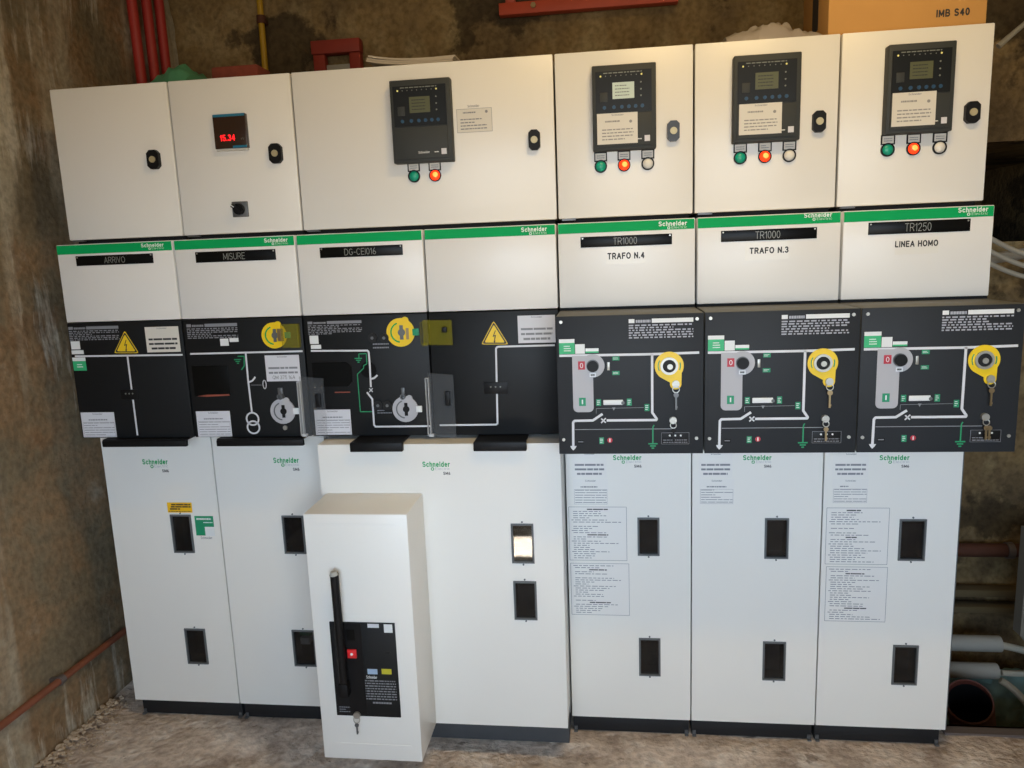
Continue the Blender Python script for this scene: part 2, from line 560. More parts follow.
# single-stroke lettering: advance width and polylines on a unit-high cell
GLYPH = {
    'A': (0.72, [[(0, 0), (0.36, 1), (0.72, 0)], [(0.12, 0.33), (0.60, 0.33)]]),
    'B': (0.62, [[(0, 0), (0, 1), (0.34, 1)] + _a(0.34, 0.76, 0.24, 0.24, 90, -90) + [(0, 0.52)], [(0.34, 0.52)] + _a(0.36, 0.26, 0.26, 0.26, 90, -90) + [(0, 0)]]),
    'C': (0.66, [_a(0.36, 0.5, 0.36, 0.5, 48, 312, 14)]),
    'D': (0.66, [[(0, 0), (0, 1), (0.28, 1)] + _a(0.28, 0.5, 0.38, 0.5, 90, -90, 10) + [(0, 0)]]),
    'E': (0.56, [[(0.56, 1), (0, 1), (0, 0), (0.56, 0)], [(0, 0.52), (0.5, 0.52)]]),
    'F': (0.54, [[(0.54, 1), (0, 1), (0, 0)], [(0, 0.52), (0.46, 0.52)]]),
    'G': (0.70, [_a(0.36, 0.5, 0.36, 0.5, 48, 335, 14) + [(0.69, 0.46), (0.42, 0.46)]]),
    'H': (0.64, [[(0, 0), (0, 1)], [(0.64, 0), (0.64, 1)], [(0, 0.52), (0.64, 0.52)]]),
    'I': (0.0, [[(0, 0), (0, 1)]]),
    'L': (0.50, [[(0, 1), (0, 0), (0.5, 0)]]),
    'M': (0.78, [[(0, 0), (0, 1), (0.39, 0.15), (0.78, 1), (0.78, 0)]]),
    'N': (0.64, [[(0, 0), (0, 1), (0.64, 0), (0.64, 1)]]),
    'O': (0.76, [_a(0.38, 0.5, 0.38, 0.5, 0, 360, 20)]),
    'Q': (0.76, [_a(0.38, 0.5, 0.38, 0.5, 0, 360, 20), [(0.46, 0.26), (0.76, -0.06)]]),
    'R': (0.64, [[(0, 0), (0, 1), (0.36, 1)] + _a(0.36, 0.74, 0.26, 0.26, 90, -90) + [(0, 0.48)], [(0.34, 0.48), (0.64, 0)]]),
    'S': (0.60, [_a(0.30, 0.75, 0.28, 0.25, 35, 270, 8) + _a(0.30, 0.25, 0.30, 0.25, 90, -145, 8)]),
    'T': (0.62, [[(0, 1), (0.62, 1)], [(0.31, 1), (0.31, 0)]]),
    'U': (0.62, [[(0, 1), (0, 0.3)] + _a(0.31, 0.3, 0.31, 0.3, 180, 360, 8) + [(0.62, 1)]]),
    'V': (0.68, [[(0, 1), (0.34, 0), (0.68, 1)]]),
    '0': (0.54, [_a(0.27, 0.5, 0.27, 0.5, 0, 360, 18)]),
    '1': (0.22, [[(0, 0.78), (0.2, 1), (0.2, 0)]]),
    '2': (0.54, [_a(0.27, 0.72, 0.26, 0.28, 165, -20, 8) + [(0.0, 0.0), (0.54, 0)]]),
    '3': (0.54, [_a(0.26, 0.76, 0.24, 0.24, 150, -90, 8) + _a(0.26, 0.26, 0.28, 0.26, 90, -150, 8)]),
    '4': (0.56, [[(0.42, 0), (0.42, 1), (0, 0.3), (0.56, 0.3)]]),
    '5': (0.54, [[(0.5, 1), (0.08, 1), (0.03, 0.52)] + _a(0.26, 0.32, 0.28, 0.32, 130, -150, 9)]),
    '6': (0.54, [_a(0.27, 0.25, 0.27, 0.25, 0, 360, 14), [(0.02, 0.3), (0.12, 0.68), (0.36, 1.0)]]),
    '7': (0.52, [[(0, 1), (0.52, 1), (0.18, 0)]]),
    '-': (0.30, [[(0, 0.42), (0.3, 0.42)]]),
    '.': (0.02, [[(0, 0), (0.0, 0.06)]]),
    ' ': (0.16, []),
    'c': (0.46, [_a(0.25, 0.34, 0.25, 0.34, 45, 315, 10)]),
    'h': (0.44, [[(0, 0), (0, 1)], [(0, 0.42)] + _a(0.22, 0.42, 0.22, 0.26, 180, 0, 8) + [(0.44, 0)]]),
    'n': (0.44, [[(0, 0), (0, 0.68)], [(0, 0.42)] + _a(0.22, 0.42, 0.22, 0.26, 180, 0, 8) + [(0.44, 0)]]),
    'e': (0.50, [[(0.02, 0.36), (0.5, 0.36)] + _a(0.25, 0.34, 0.25, 0.34, 5, 310, 12)]),
    'i': (0.0, [[(0, 0), (0, 0.68)], [(0, 0.90), (0, 1.0)]]),
    'd': (0.50, [_a(0.25, 0.34, 0.25, 0.34, 0, 360, 14), [(0.5, 0), (0.5, 1)]]),
    'r': (0.28, [[(0, 0), (0, 0.68)], [(0, 0.40)] + _a(0.22, 0.40, 0.22, 0.27, 180, 75, 6)]),
    'l': (0.0, [[(0, 0), (0, 1)]]),
    't': (0.26, [[(0.1, 0.95), (0.1, 0.1), (0.26, 0.02)], [(-0.04, 0.66), (0.26, 0.66)]]),
    'k': (0.42, [[(0, 0), (0, 1)], [(0.4, 0.68), (0, 0.26)], [(0.14, 0.4), (0.42, 0)]]),
}

def text(name, s, r, y0, m, parent, bold=0.0, t=0.0004, label=None):
    """flat lettering filling the rectangle r = x0, x1, z0, z1 on the plane y0, facing -y"""
    w = 0.09 + bold * 4.0                      # stroke weight in cell units
    gap = 0.15 + w
    segs, x = [], 0.0
    for ch in s:
        adv, lines = GLYPH[ch]
        segs += [[(x + px, pz) for px, pz in ln] for ln in lines]
        x += adv + gap
    tot = x - gap + w
    sx, sz = (r[1] - r[0]) / tot, (r[3] - r[2]) / (1 + w)
    mb = MB()
    bm = mb.bm
    yy = y0 - t
    step = 0
    for ln in segs:
        for i in range(len(ln) - 1):
            a, b = Vector(ln[i]), Vector(ln[i + 1])
            d = (b - a)
            if d.length < 1e-6:
                continue
            d.normalize()
            e = 0.5 * w if i in (0,) else 0.25 * w
            e2 = 0.5 * w if i == len(ln) - 2 else 0.25 * w
            n = Vector((-d.y, d.x)) * (w / 2)
            a2, b2 = a - d * (e * 0.9), b + d * (e2 * 0.9)
            step += 1
            q = [a2 + n, a2 - n, b2 - n, b2 + n]
            vs_ = [bm.verts.new((r[0] + (p_.x + w / 2) * sx, yy - (step % 7) * 1e-6, r[2] + (p_.y + w / 2) * sz)) for p_ in q]
            bm.faces.new(vs_)
    for f in bm.faces:
        f.normal_update()
        if f.normal.y > 0:
            f.normal_flip()
    return part(name, mb, m, parent, label)

def logo(r, y0, parent, m='logo_w', small='logo_w'):
    """green or white maker's lettering: one bold word, a ring mark and a smaller word below it"""
    x0, x1, z0, z1 = r
    w, h = x1 - x0, z1 - z0
    text('maker_lettering', 'Schneider', (x0, x1, z0 + h * 0.40, z1), y0, m, parent, bold=0.035)
    c = (x0 + 0.36 * w, z0 + 0.17 * h)
    b = MB().ring(c, 0.10 * h, 0.19 * h, y0 - 0.0004, y0 + 0.0002, 12)
    part('maker_mark', b, m, parent)
    text('maker_lettering', 'Electric', (x0 + 0.46 * w, x1, z0 + 0.06 * h, z0 + 0.36 * h), y0, small, parent)

def inset(r, a, b=None):
    b = a if b is None else b
    return (r[0] + a, r[1] - a, r[2] + b, r[3] - b)

def sub(r, u0, u1, v0, v1):
    """fraction of a rectangle, v measured from the top"""
    w, h = r[1] - r[0], r[3] - r[2]
    return (r[0] + u0 * w, r[0] + u1 * w, r[3] - v1 * h, r[3] - v0 * h)

def ctr(r):
    return ((r[0] + r[1]) / 2, (r[2] + r[3]) / 2)

def arc(c, r, a0, a1, n):
    return [(c[0] + r * math.cos(a0 + (a1 - a0) * i / n), c[1] + r * math.sin(a0 + (a1 - a0) * i / n)) for i in range(n + 1)]

# ------------------------------------------------------------------ levels of the switchgear (metres)
W = 0.375
YT, YM, YR, YD, YG, YP = 0.0, -0.062, -0.24, 0.03, -0.1214, -0.3027
ZT1, ZT0, ZM1, ZM0, ZB0, ZD1, ZD0 = 2.062, 1.619, 1.6075, 1.374, 1.0143, 0.995, 0.062
ZR1, ZR0 = 1.3673, 1.0036
YB = 1.0
XL = -0.17
XR = 4.0
ZC = 3.0
PITX, PITY, PITZ = 2.66, 0.13, -0.75

# ------------------------------------------------------------------ the room
def rough(fn, nu, nv, amp, scale, seed, skip=None):
    """grid surface fn(u, v) -> (point, normal), roughened by noise"""
    b = MB()
    vv = []
    for j in range(nv + 1):
        row = []
        for i in range(nu + 1):
            p_, n_ = fn(i / nu, j / nv)
            p_ = Vector(p_)
            k = noise.fractal(p_ * scale + Vector((seed, 0, 0)), 0.9, 2.1, 5)
            row.append(b.bm.verts.new(p_ + Vector(n_) * (amp * k)))
        vv.append(row)
    for j in range(nv):
        for i in range(nu):
            f = (vv[j][i], vv[j][i + 1], vv[j + 1][i + 1], vv[j + 1][i])
            if not (skip and all(skip(v.co) for v in f)):
                b.bm.faces.new(f)
    return b

def room():
    struct('wall_left', rough(lambda u, v: ((XL, -3.1 + 4.15 * u, -0.02 + 3.04 * v), (1, 0, 0)), 160, 120, 0.016, 2.2, 3.0), 'wall_left')
    struct('wall_back', rough(lambda u, v: ((XL - 0.02 + (XR - XL + 0.04) * u, YB + 0.03, PITZ - 0.02 + (ZC - PITZ + 0.04) * v), (0, -1, 0)), 180, 150, 0.022, 2.6, 9.0, lambda c: 2.9 < c.x < 3.85 and 1.50 < c.z < 1.90), 'wall_back')
    n_ = MB().box(2.86, 3.9, 2.8, 2.85, 1.45, 1.95).box(2.82, 2.86, 1.06, 2.85, 1.45, 1.95).box(3.9, 3.94, 1.06, 2.85, 1.45, 1.95).box(2.86, 3.9, 1.06, 2.8, 1.91, 1.95).box(2.86, 3.9, 1.06, 2.8, 1.45, 1.49)
    struct('wall_niche', n_, 'wall_back')
    b = MB().box(XR, XR + 0.15, YF, 1.15, PITZ, ZC)
    struct('wall_right', b, 'wall_plain')
    b = MB().holed(XL - 0.1, XR + 0.15, YF - 0.12, YF, -0.1, ZC, [WIN])
    struct('wall_front', b, 'wall_plain')
    b = MB().box(XL - 0.1, XR + 0.15, YF - 0.12, 1.15, ZC, ZC + 0.15)
    struct('ceiling', b, 'ceil')
    # floor: rough slab in front and beneath the cubicles, with an open cable pit at the right
    def fl(x0, x1, y0, y1, nx, ny, seed):
        return rough(lambda u, v: ((x0 + (x1 - x0) * u, y0 + (y1 - y0) * v, -0.004), (0, 0, 1)), nx, ny, 0.006, 7.0, seed)
    b = fl(XL - 0.02, XR, -0.7, PITY, 200, 40, 1)
    c = MB().box(XL - 0.05, XR, YF - 0.1, -0.7, -0.12, -0.004)
    c.box(XL - 0.05, PITX, PITY, YB + 0.1, -0.12, -0.004)
    c.box(XL - 0.05, XR, -0.7, PITY, -0.14, -0.012)
    c.box(PITX - 0.08, PITX, PITY, YB + 0.1, PITZ, -0.004)
    c.box(PITX, XR, PITY - 0.08, PITY, PITZ, -0.012)
    c.box(PITX, XR, PITY, YB + 0.1, PITZ - 0.05, PITZ)
    me = bpy.data.meshes.new('tmp')
    c.bm.to_mesh(me)
    c.bm.free()
    b.bm.from_mesh(me)
    bpy.data.meshes.remove(me)
    struct('floor', b, 'floor')
    # steel angle around the pit
    b = MB().box(PITX, XR - 0.02, PITY - 0.03, PITY + 0.012, -0.002, 0.006).box(PITX, XR - 0.02, PITY + 0.004, PITY + 0.012, -0.06, 0.006)
    struct('trim_1', b, 'clamp')
    # window frame behind the photographer
    x0, x1, z0, z1 = WIN
    b = MB().box(x0, x0 + 0.04, YF - 0.1, YF - 0.04, z0, z1).box(x1 - 0.04, x1, YF - 0.1, YF - 0.04, z0, z1)
    b.box(x0 + 0.04, x1 - 0.04, YF - 0.1, YF - 0.04, z0, z0 + 0.04).box(x0 + 0.04, x1 - 0.04, YF - 0.1, YF - 0.04, z1 - 0.04, z1)
    struct('window_1', b, 'frame')
room()

def sun_mask():
    b = MB().holed(-0.5, 4.2, 0.0, 0.03, 0.0, 1.1, [(1.54, 2.04, 0.06, 0.40)])
    for v in b.bm.verts:                      # lay the sheet flat: its height becomes the reach away from the wall
        v.co = Vector((v.co.x, YF - 0.125 - v.co.z, 2.25 + v.co.y))
    bmesh.ops.recalc_face_normals(b.bm, faces=b.bm.faces[:])
    return b

def ceiling_lamp():
    x, y = 2.05, -1.05
    t = thing('ceiling_lamp', 'warm ceiling lamp with a pale housing above the cabinets', 'lamp', (x, y, ZC))
    part('housing', MB().box(x - 0.35, x + 0.35, y - 0.06, y + 0.06, ZC - 0.05, ZC, 0.006), 'lampbody', t)
    ld = bpy.data.lights.new('lamp_light', 'AREA')
    ld.shape = 'RECTANGLE'
    ld.size, ld.size_y = 0.66, 0.1
    ld.energy = 19.0
    ld.color = (1.0, 0.70, 0.30)
    lo = bpy.data.objects.new('lamp_light', ld)
    col.objects.link(lo)
    lo.parent = t
    lo.location = (0, 0, -0.06)
ceiling_lamp()

# unseen sheet added outside to block the sun; its hole lets one patch through
struct('added_sun_mask', sun_mask(), 'sheetm')

# ------------------------------------------------------------------ small shared fittings
def lock_handle(r, y, t, m='hbl'):
    x0, x1, z0, z1 = inset(r, 0.07 * (r[1] - r[0]), 0.02)
    z0, z1 = r[2] + 0.001, r[3] - 0.001
    k = 0.25 * (x1 - x0)
    b = MB().prism([(x0 + k, z0), (x1 - k, z0), (x1, z0 + k), (x1, z1 - k), (x1 - k, z1), (x0 + k, z1), (x0, z1 - k), (x0, z0 + k)], y - 0.014, y + 0.001)
    h = part('lock_handle', b, m, t)
    c = ctr(r)
    part('lock_barrel', MB().disc(c, 0.0095, y - 0.017, y - 0.0135, 16), 'cream', h)

def pilot(c, y, t, kind):
    """push-in indicator lamp with its legend plate above"""
    r = 0.0165
    b = MB().ring(c, r * 0.86, r * 1.05, y - 0.006, y + 0.001, 22)
    base = part('indicator_lamp', b, 'hbl', t, {'g': 'green indicator lamp', 'r': 'lit red indicator lamp', 'w': 'clear white indicator lamp'}[kind])
    part('lens', MB().dome(c, y - 0.001, r * 0.90, 0.010), {'g': 'lampg', 'r': 'lampr', 'w': 'lampw'}[kind], base)
    if kind == 'r':
        part('lens_core', MB().dome((c[0] + 0.001, c[1] + 0.001), y - 0.0078, r * 0.5, 0.004), 'lampc', base)
    z0, z1 = c[1] + 0.013, c[1] + 0.038
    w = 0.0175
    part('legend_frame', MB().holed(c[0] - w, c[0] + w, y - 0.004, y, z0, z1, [(c[0] - w + 0.003, c[0] + w - 0.003, z0 + 0.003, z1 - 0.003)]), 'hbl', base)
    pr = (c[0] - w + 0.003, c[0] + w - 0.003, z0 + 0.003, z1 - 0.003)
    part('legend_plate', MB().rect(pr, y, 0.003), 'paperw', base)
    part('legend_print', MB().dashes(inset(pr, 0.004), 2, y - 0.003, int(c[0] * 1e4), 1.0, 0.35), 'greyink', base)

def relay(r, t, sticker=None, lit=False):
    """protection relay let into the door: housing, dark face with screen, keys and lamps"""
    y = -0.03
    x0, x1, z0, z1 = r
    b = MB().box(x0, x1, y, 0.001, z0, z1, 0.003)
    h = part('protection_relay', b, 'relay', t, 'dark grey protection relay with a small screen')
    part('face', MB().rect(sub(r, 0.055, 0.93, 0.075, 0.56), y, 0.0015), 'relayf', h)
    part('lower_cover', MB().rect(sub(r, 0.055, 0.93, 0.575, 0.955), y, 0.004, 0.001), 'relay', h)
    yf = y - 0.0015
    part('screen', MB().rect(sub(r, 0.32, 0.66, 0.21, 0.40), yf, 0.0008), 'lcdl' if lit else 'lcd', h)
    part('printed_text', MB().dashes(sub(r, 0.36, 0.61, 0.23, 0.38), 4, yf - 0.0008, 5 + lit, 0.9, 0.3), 'leddim' if lit else 'relay', h)
    part('port', MB().rect(sub(r, 0.12, 0.24, 0.32, 0.43), yf, 0.002, 0.0006), 'relay', h)
    for u in (0.175, 0.325, 0.45, 0.56, 0.665, 0.77):
        part('button', MB().disc(ctr(sub(r, u, u + 0.03, 0.48, 0.51)), 0.0048, yf - 0.0015, yf, 14), 'blueb', h)
    for i in range(9):
        u = 0.13 + 0.64 * i / 8
        on = i in (0, 8)
        part('status_light', MB().disc(ctr(sub(r, u, u + 0.01, 0.125, 0.135)), 0.0024 if on else 0.0014, yf - 0.0008, yf, 10), 'ledy' if on else 'leddim', h)
    part('printed_text', MB().dashes(sub(r, 0.18, 0.78, 0.088, 0.105), 1, yf, 3, 1.0, 0.7), 'leddim', h)
    for v in (0.21, 0.29, 0.365):
        part('status_light', MB().disc(ctr(sub(r, 0.75, 0.78, v, v + 0.02)), 0.0022, yf - 0.0008, yf, 10), 'leddim', h)
    yc = y - 0.004
    if sticker is None:
        text('maker_lettering', 'Schneider', sub(r, 0.43, 0.62, 0.865, 0.895), yc, 'tagw', h, bold=0.02)
    part('printed_text', MB().dashes(sub(r, 0.70, 0.77, 0.875, 0.89), 1, yc, 8, 1.0, 0.8), 'tagw', h)
    part('code_label', MB().rect(sub(r, 0.815, 0.90, 0.845, 0.915), yc, 0.0006), 'paper', h)
    if sticker:
        part('sticker', MB().rect(sticker, yc, 0.0007), 'paperw', h)
        ys = yc - 0.0007
        text('maker_lettering', 'Schneider', sub(sticker, 0.36, 0.66, 0.03, 0.09), ys, 'greyink', h, bold=0.02)
        part('printed_text', MB().dashes(sub(sticker, 0.2, 0.56, 0.22, 0.31), 1, ys, 31, 1.0, 0.6).disc(ctr(sub(sticker, 0.78, 0.88, 0.24, 0.34)), 0.004, ys - 0.0003, ys, 12)
             .dashes(sub(sticker, 0.12, 0.9, 0.48, 0.9), 4, ys, 17, 1.0, 0.36), 'softink2', h)

def control_cabinet(name_label, x0, x1, handle, hm='hbl'):
    t = thing('control_cabinet', name_label, 'cabinet', ((x0 + x1) / 2, 0.2, ZT0), 'control cabinets along the top of the switchgear')
    part('shell', MB().box(x0 + 0.004, x1 - 0.004, 0.022, 0.42, ZT0 + 0.004, ZT1 - 0.002, 0.003), 'body', t)
    d = part('door', MB().box(x0 + 0.0025, x1 - 0.0025, 0.0, 0.02, ZT0 + 0.003, ZT1, 0.003), 'white', t)
    part('hinge', MB().box(x0 + 0.012, x0 + 0.05, 0.001, 0.012, ZT0 - 0.002, ZT0 + 0.003), 'steeld', t)
    part('foot_rail', MB().box(x0 + 0.01, x1 - 0.01, 0.03, 0.40, ZM1 + 0.0005, ZT0 + 0.004), 'gap', t)
    lock_handle(handle, 0.0, t, hm)
    return t

# ------------------------------------------------------------------ the six control cabinets on top
c1 = control_cabinet('plain white control cabinet with only a black lock, above the ARRIVO nameplate', 0.0, W, (0.2909, 0.3338, 1.8168, 1.8731))

c2 = control_cabinet('white control cabinet with red digit meter and small selector switch', W, 2 * W, (0.6684, 0.7120, 1.8140, 1.8709))
r = (0.5111, 0.6104, 1.8631, 1.9586)
m_ = part('digital_meter', MB().box(r[0], r[1], -0.014, 0.001, r[2], r[3], 0.0015), 'meter', c2, 'dark square panel meter with red digits')
part('stripe', MB().rect(sub(r, 0.02, 0.98, 0.0, 0.075), -0.014, 0.0005), 'teal', m_)
part('stripe', MB().rect(sub(r, 0.55, 0.98, 0.925, 0.99), -0.014, 0.0005), 'teal', m_)
part('lower_edge', MB().box(r[0] + 0.002, r[1] - 0.002, -0.012, 0.001, r[2] - 0.006, r[2] - 0.0003), 'body', m_)
text('digits', '15.34', sub(r, 0.18, 0.64, 0.60, 0.78), -0.014, 'redseg', m_, bold=0.02)
text('unit_lettering', 'kV', sub(r, 0.82, 0.92, 0.70, 0.77), -0.014, 'leddim', m_)
r = (0.5397, 0.5882, 1.6686, 1.7132)
s_ = part('selector_switch', MB().box(r[0], r[1], -0.006, 0.001, r[2], r[3], 0.0015), 'steeld', c2, 'small grey selector switch')
c = ctr(r)
part('knob', MB().disc(c, 0.016, -0.018, -0.006, 18), 'hbl', s_)
g = MB()
d = Vector((-1, 0.75)).normalized()
n = Vector((-d.y, d.x))
P = [Vector(c) + d * a + n * bb for a, bb in ((-0.017, -0.005), (0.017, -0.005), (0.019, 0), (0.017, 0.005), (-0.017, 0.005))]
part('knob_grip', g.prism([(q.x, q.y) for q in P], -0.03, -0.018), 'hbl', s_)
P = [Vector(c) + d * a + n * bb for a, bb in ((0.008, -0.0012), (0.021, -0.0012), (0.021, 0.0012), (0.008, 0.0012))]
part('pointer', MB().prism([(q.x, q.y) for q in P], -0.031, -0.0299), 'tagw', s_)

c3 = control_cabinet('double width white control cabinet with one relay and two lamps', 2 * W, 4 * W, (1.4232, 1.4600, 1.8110, 1.8671))
relay((1.0448, 1.2156, 1.7928, 2.0149), c3)
pilot((1.0943, 1.7590), 0.0, c3, 'g')
pilot((1.1555, 1.7587), 0.0, c3, 'r')
r = (1.2255, 1.3244, 1.8707, 1.9333)
part('sticker', MB().rect(r, 0.0, 0.0005), 'paperw', c3)
text('maker_lettering', 'Schneider', sub(r, 0.32, 0.66, -0.17, -0.06), 0.0, 'greyink', c3, bold=0.02)
part('printed_text', MB().dashes(sub(r, 0.18, 0.55, 0.1, 0.22), 1, -0.0005, 4, 1.0, 0.5).disc(ctr(sub(r, 0.8, 0.9, 0.1, 0.2)), 0.004, -0.0008, 0, 12)
     .dashes(sub(r, 0.1, 0.85, 0.38, 0.92), 4, -0.0005, 6, 1.0, 0.36).ring(ctr(r), 0.0001, 0.0002, -0.0008, 0, 4), 'greyink', c3)
part('sticker_border', MB().stroke([(r[0], r[2]), (r[1], r[2]), (r[1], r[3]), (r[0], r[3])], 0.0009, -0.0005, 0.0002, True), 'greyink', c3)

for k, lab, hr, rr, st, lamps, hm in (
    (4, 'white control cabinet with pale lit relay screen and slate grey lock, above TRAFO N.4', (1.8012, 1.8385, 1.8140, 1.8693), (1.6033, 1.7727, 1.7973, 2.0171), (1.6151, 1.7231, 1.8129, 1.8927), [(1.6230, 1.7592), (1.6868, 1.7597), (1.7513, 1.7601)], 'hblue'),
    (5, 'white control cabinet with three lamps under its relay, above TRAFO N.3', (2.1789, 2.2172, 1.8164, 1.8724), (1.9737, 2.1449, 1.7988, 2.0181), (1.9877, 2.0967, 1.8171, 1.8950), [(1.9972, 1.7627), (2.0616, 1.7629), (2.1250, 1.7622)], 'hbl'),
    (6, 'white control cabinet with relay and three lamps under the cardboard box, above LINEA HOMO', (2.5567, 2.5979, 1.8176, 1.8728), (2.3587, 2.5219, 1.7997, 2.0195), (2.3707, 2.4771, 1.8167, 1.8996), [(2.3752, 1.7634), (2.4395, 1.7630), (2.5044, 1.7626)], 'hbl')):
    cc = control_cabinet(lab, k * W, (k + 1) * W, hr, hm)
    relay(rr, cc, st, k == 4)
    for q, kd in zip(lamps, 'grw'):
        pilot(q, 0.0, cc, kd)

# ------------------------------------------------------------------ cubicle fittings
def nameplate(r, s, y, t, tr=(0.36, 0.66, 0.2, 0.82)):
    p_ = part('nameplate', MB().rect(r, y, 0.002, 0.0005), 'plate', t, 'black engraved nameplate')
    text('engraved_lettering', s, sub(r, *tr), y - 0.002, 'engr', p_)
    b = MB()
    for u in (0.02, 0.975):
        b = MB().disc(ctr(sub(r, u, u + 0.005, 0.1, 0.2)), 0.0022, y - 0.003, y - 0.0015, 10)
        part('rivet', b, 'steel', p_)

def upper_cover(x0, x1, t, logo_r=None):
    o = part('upper_cover', MB().box(x0 + 0.003, x1 - 0.003, YM, 0.05, ZM0 + 0.002, ZM1, 0.0025), 'white2', t)
    part('green_strip', MB().rect((x0 + 0.004, x1 - 0.005, ZM1 - 0.0285, ZM1 - 0.0022), YM, 0.0006), 'green', o)
    if logo_r:
        logo(logo_r, YM - 0.0006, o)
    return o

def window(r, y, t, pane='pane', recess=0.05):
    """inspection window in a door: frame, dark recess behind and a glass pane"""
    o = part('inspection_window', MB().holed(r[0], r[1], y - 0.004, y + 0.012, r[2], r[3], [inset(r, 0.0055)]), 'frame', t)
    ri = inset(r, 0.006)
    part('pane', MB().box(ri[0] - 0.0003, ri[1] + 0.0003, y + 0.002, y + 0.005, ri[2] - 0.0003, ri[3] + 0.0003), pane, o)
    b = MB().box(ri[0], ri[1], y + recess, y + recess + 0.003, ri[2], ri[3])
    b.box(ri[0] - 0.003, ri[0], y + 0.013, y + recess + 0.003, ri[2], ri[3]).box(ri[1], ri[1] + 0.003, y + 0.013, y + recess + 0.003, ri[2], ri[3])
    b.box(ri[0], ri[1], y + 0.013, y + recess, ri[2] - 0.003, ri[2]).box(ri[0], ri[1], y + 0.013, y + recess, ri[3], ri[3] + 0.003)
    part('recess', b, 'dark', o)
    xm = (r[0] + r[1]) / 2
    for z in (r[2] - 0.0045, r[3] + 0.0045):
        part('screw', MB().disc((xm, z), 0.0028, y - 0.002, y + 0.0005, 10), 'frame', o)
    return o

def lower_body(x0, x1, t, wins, logo_r, y=YD, z0=ZD0, z1=ZD1, xd0=None, xd1=None, back=0.02, pane=('pane', 'pane')):
    xd0 = x0 + 0.002 if xd0 is None else xd0
    xd1 = x1 - 0.002 if xd1 is None else xd1
    hs = [inset(r, 0.003) for r in wins]
    part('shell', MB().holed(x0 + 0.003, x1 - 0.003, 0.12, 0.125, 0.06, 1.604, []).box(x0 + 0.003, x0 + 0.008, 0.052, 0.92, 0.06, 1.604).box(x1 - 0.008, x1 - 0.003, 0.052, 0.92, 0.06, 1.604)
         .box(x0 + 0.008, x1 - 0.008, 0.052, 0.92, 1.599, 1.604).box(x0 + 0.008, x1 - 0.008, 0.915, 0.92, 0.06, 1.599), 'body', t)
    d = part('door', MB().holed(xd0, xd1, y, y + back, z0, z1, hs), 'white', t)
    for r, pm in zip(wins, pane):
        window(r, y, t, pm)
    lr = (logo_r[0], logo_r[1], logo_r[2], logo_r[3])
    logo(lr, y, d, 'logo_g', 'softink')
    w, h = lr[1] - lr[0], lr[3] - lr[2]
    text('type_lettering', 'SM6', (lr[0] + 0.74 * w, lr[1], lr[2] - 0.48 * h, lr[2] - 0.14 * h), y, 'ink', d, bold=0.035)
    return d

def plinth(x0, x1, t, yf=0.05, m='plinth', z1=ZD0 - 0.003):
    part('plinth', MB().box(x0 + 0.004, x1 - 0.004, yf, 0.92, 0.0, z1, 0.002), m, t)
    for x in (x0 + 0.012, x1 - 0.012):
        part('foot_bracket', MB().box(x - 0.006, x + 0.006, yf - 0.012, yf, 0.0, 0.004).box(x - 0.005, x + 0.005, yf - 0.003, yf, 0.0, 0.016), 'steeld', t)

def pull_handle(x0, x1, t):
    x0, x1 = x0 + 0.012, x1 + 0.01
    b = MB().box(x0, x1, YM - 0.026, YM - 0.012, ZB0 - 0.023, ZB0 - 0.003, 0.003).box(x0, x1, YM - 0.02, YM + 0.05, ZB0 - 0.004, ZB0 - 0.0005)
    part('pull_handle', b, 'hbl', t)

def data_plate(r, y, t, seed, bright='greyink', txt='greyink'):
    """printed rating plate: a white bar on top, rows of small print below"""
    part('rating_plate_bar', MB().rect(sub(r, 0.36, 1.0, 0.0, 0.21), y, 0.0004).rect(sub(r, 0.0, 0.09, 0.0, 0.2), y, 0.0004), bright, t)
    part('printed_text', MB().dashes(sub(r, 0.11, 0.34, 0.02, 0.22), 1, y, seed, 1.0, 0.7).dashes(sub(r, 0.0, 1.0, 0.26, 1.0), 6, y, seed + 1, 1.0, 0.55, word=(0.02, 0.09)), txt, t)

def white_label(r, y, t, seed, m='paper', third=None, ink='greyink'):
    o = part('sticker', MB().rect(r, y, 0.0006), m, t)
    ys = y - 0.0006
    text('maker_lettering', 'Schneider', sub(r, 0.36, 0.66, 0.03, 0.09), ys, 'greyink', t, bold=0.02)
    part('printed_text', MB().dashes(sub(r, 0.08, 0.93, 0.40, 0.76), 2, ys, seed, 1.0, 0.42, full=True, word=(0.1, 0.4)), ink, t)
    if third:
        text('printed_lettering', third, sub(r, 0.18, 0.84, 0.78, 0.92), ys, 'ink', t)
    else:
        part('printed_text', MB().dashes(sub(r, 0.14, 0.86, 0.76, 0.94), 1, ys, seed + 3, 1.0, 0.45, full=True, word=(0.12, 0.3)), ink, t)
    return o

def form_label(r, y, t, seed, m='paper'):
    """small stuck-on form with a heading and faint ruled rows"""
    part('sticker', MB().rect(r, y, 0.0006), m, t)
    ys = y - 0.0006
    text('maker_lettering', 'Schneider', sub(r, 0.36, 0.66, 0.03, 0.10), ys, 'greyink', t, bold=0.02)
    part('printed_text', MB().dashes(sub(r, 0.22, 0.78, 0.26, 0.34), 1, ys, seed, 1.0, 0.6).dashes(sub(r, 0.06, 0.96, 0.38, 0.95), 6, ys, seed + 1, 1.0, 0.25, word=(0.1, 0.4))
         .stroke([(q[0], q[1]) for q in ((r[0] + 0.004, r[2] + 0.003), (r[1] - 0.003, r[2] + 0.003), (r[1] - 0.003, r[3] - 0.4 * (r[3] - r[2])), (r[0] + 0.004, r[3] - 0.4 * (r[3] - r[2])))], 0.0006, ys, 0.0002, True), 'greyink', t)

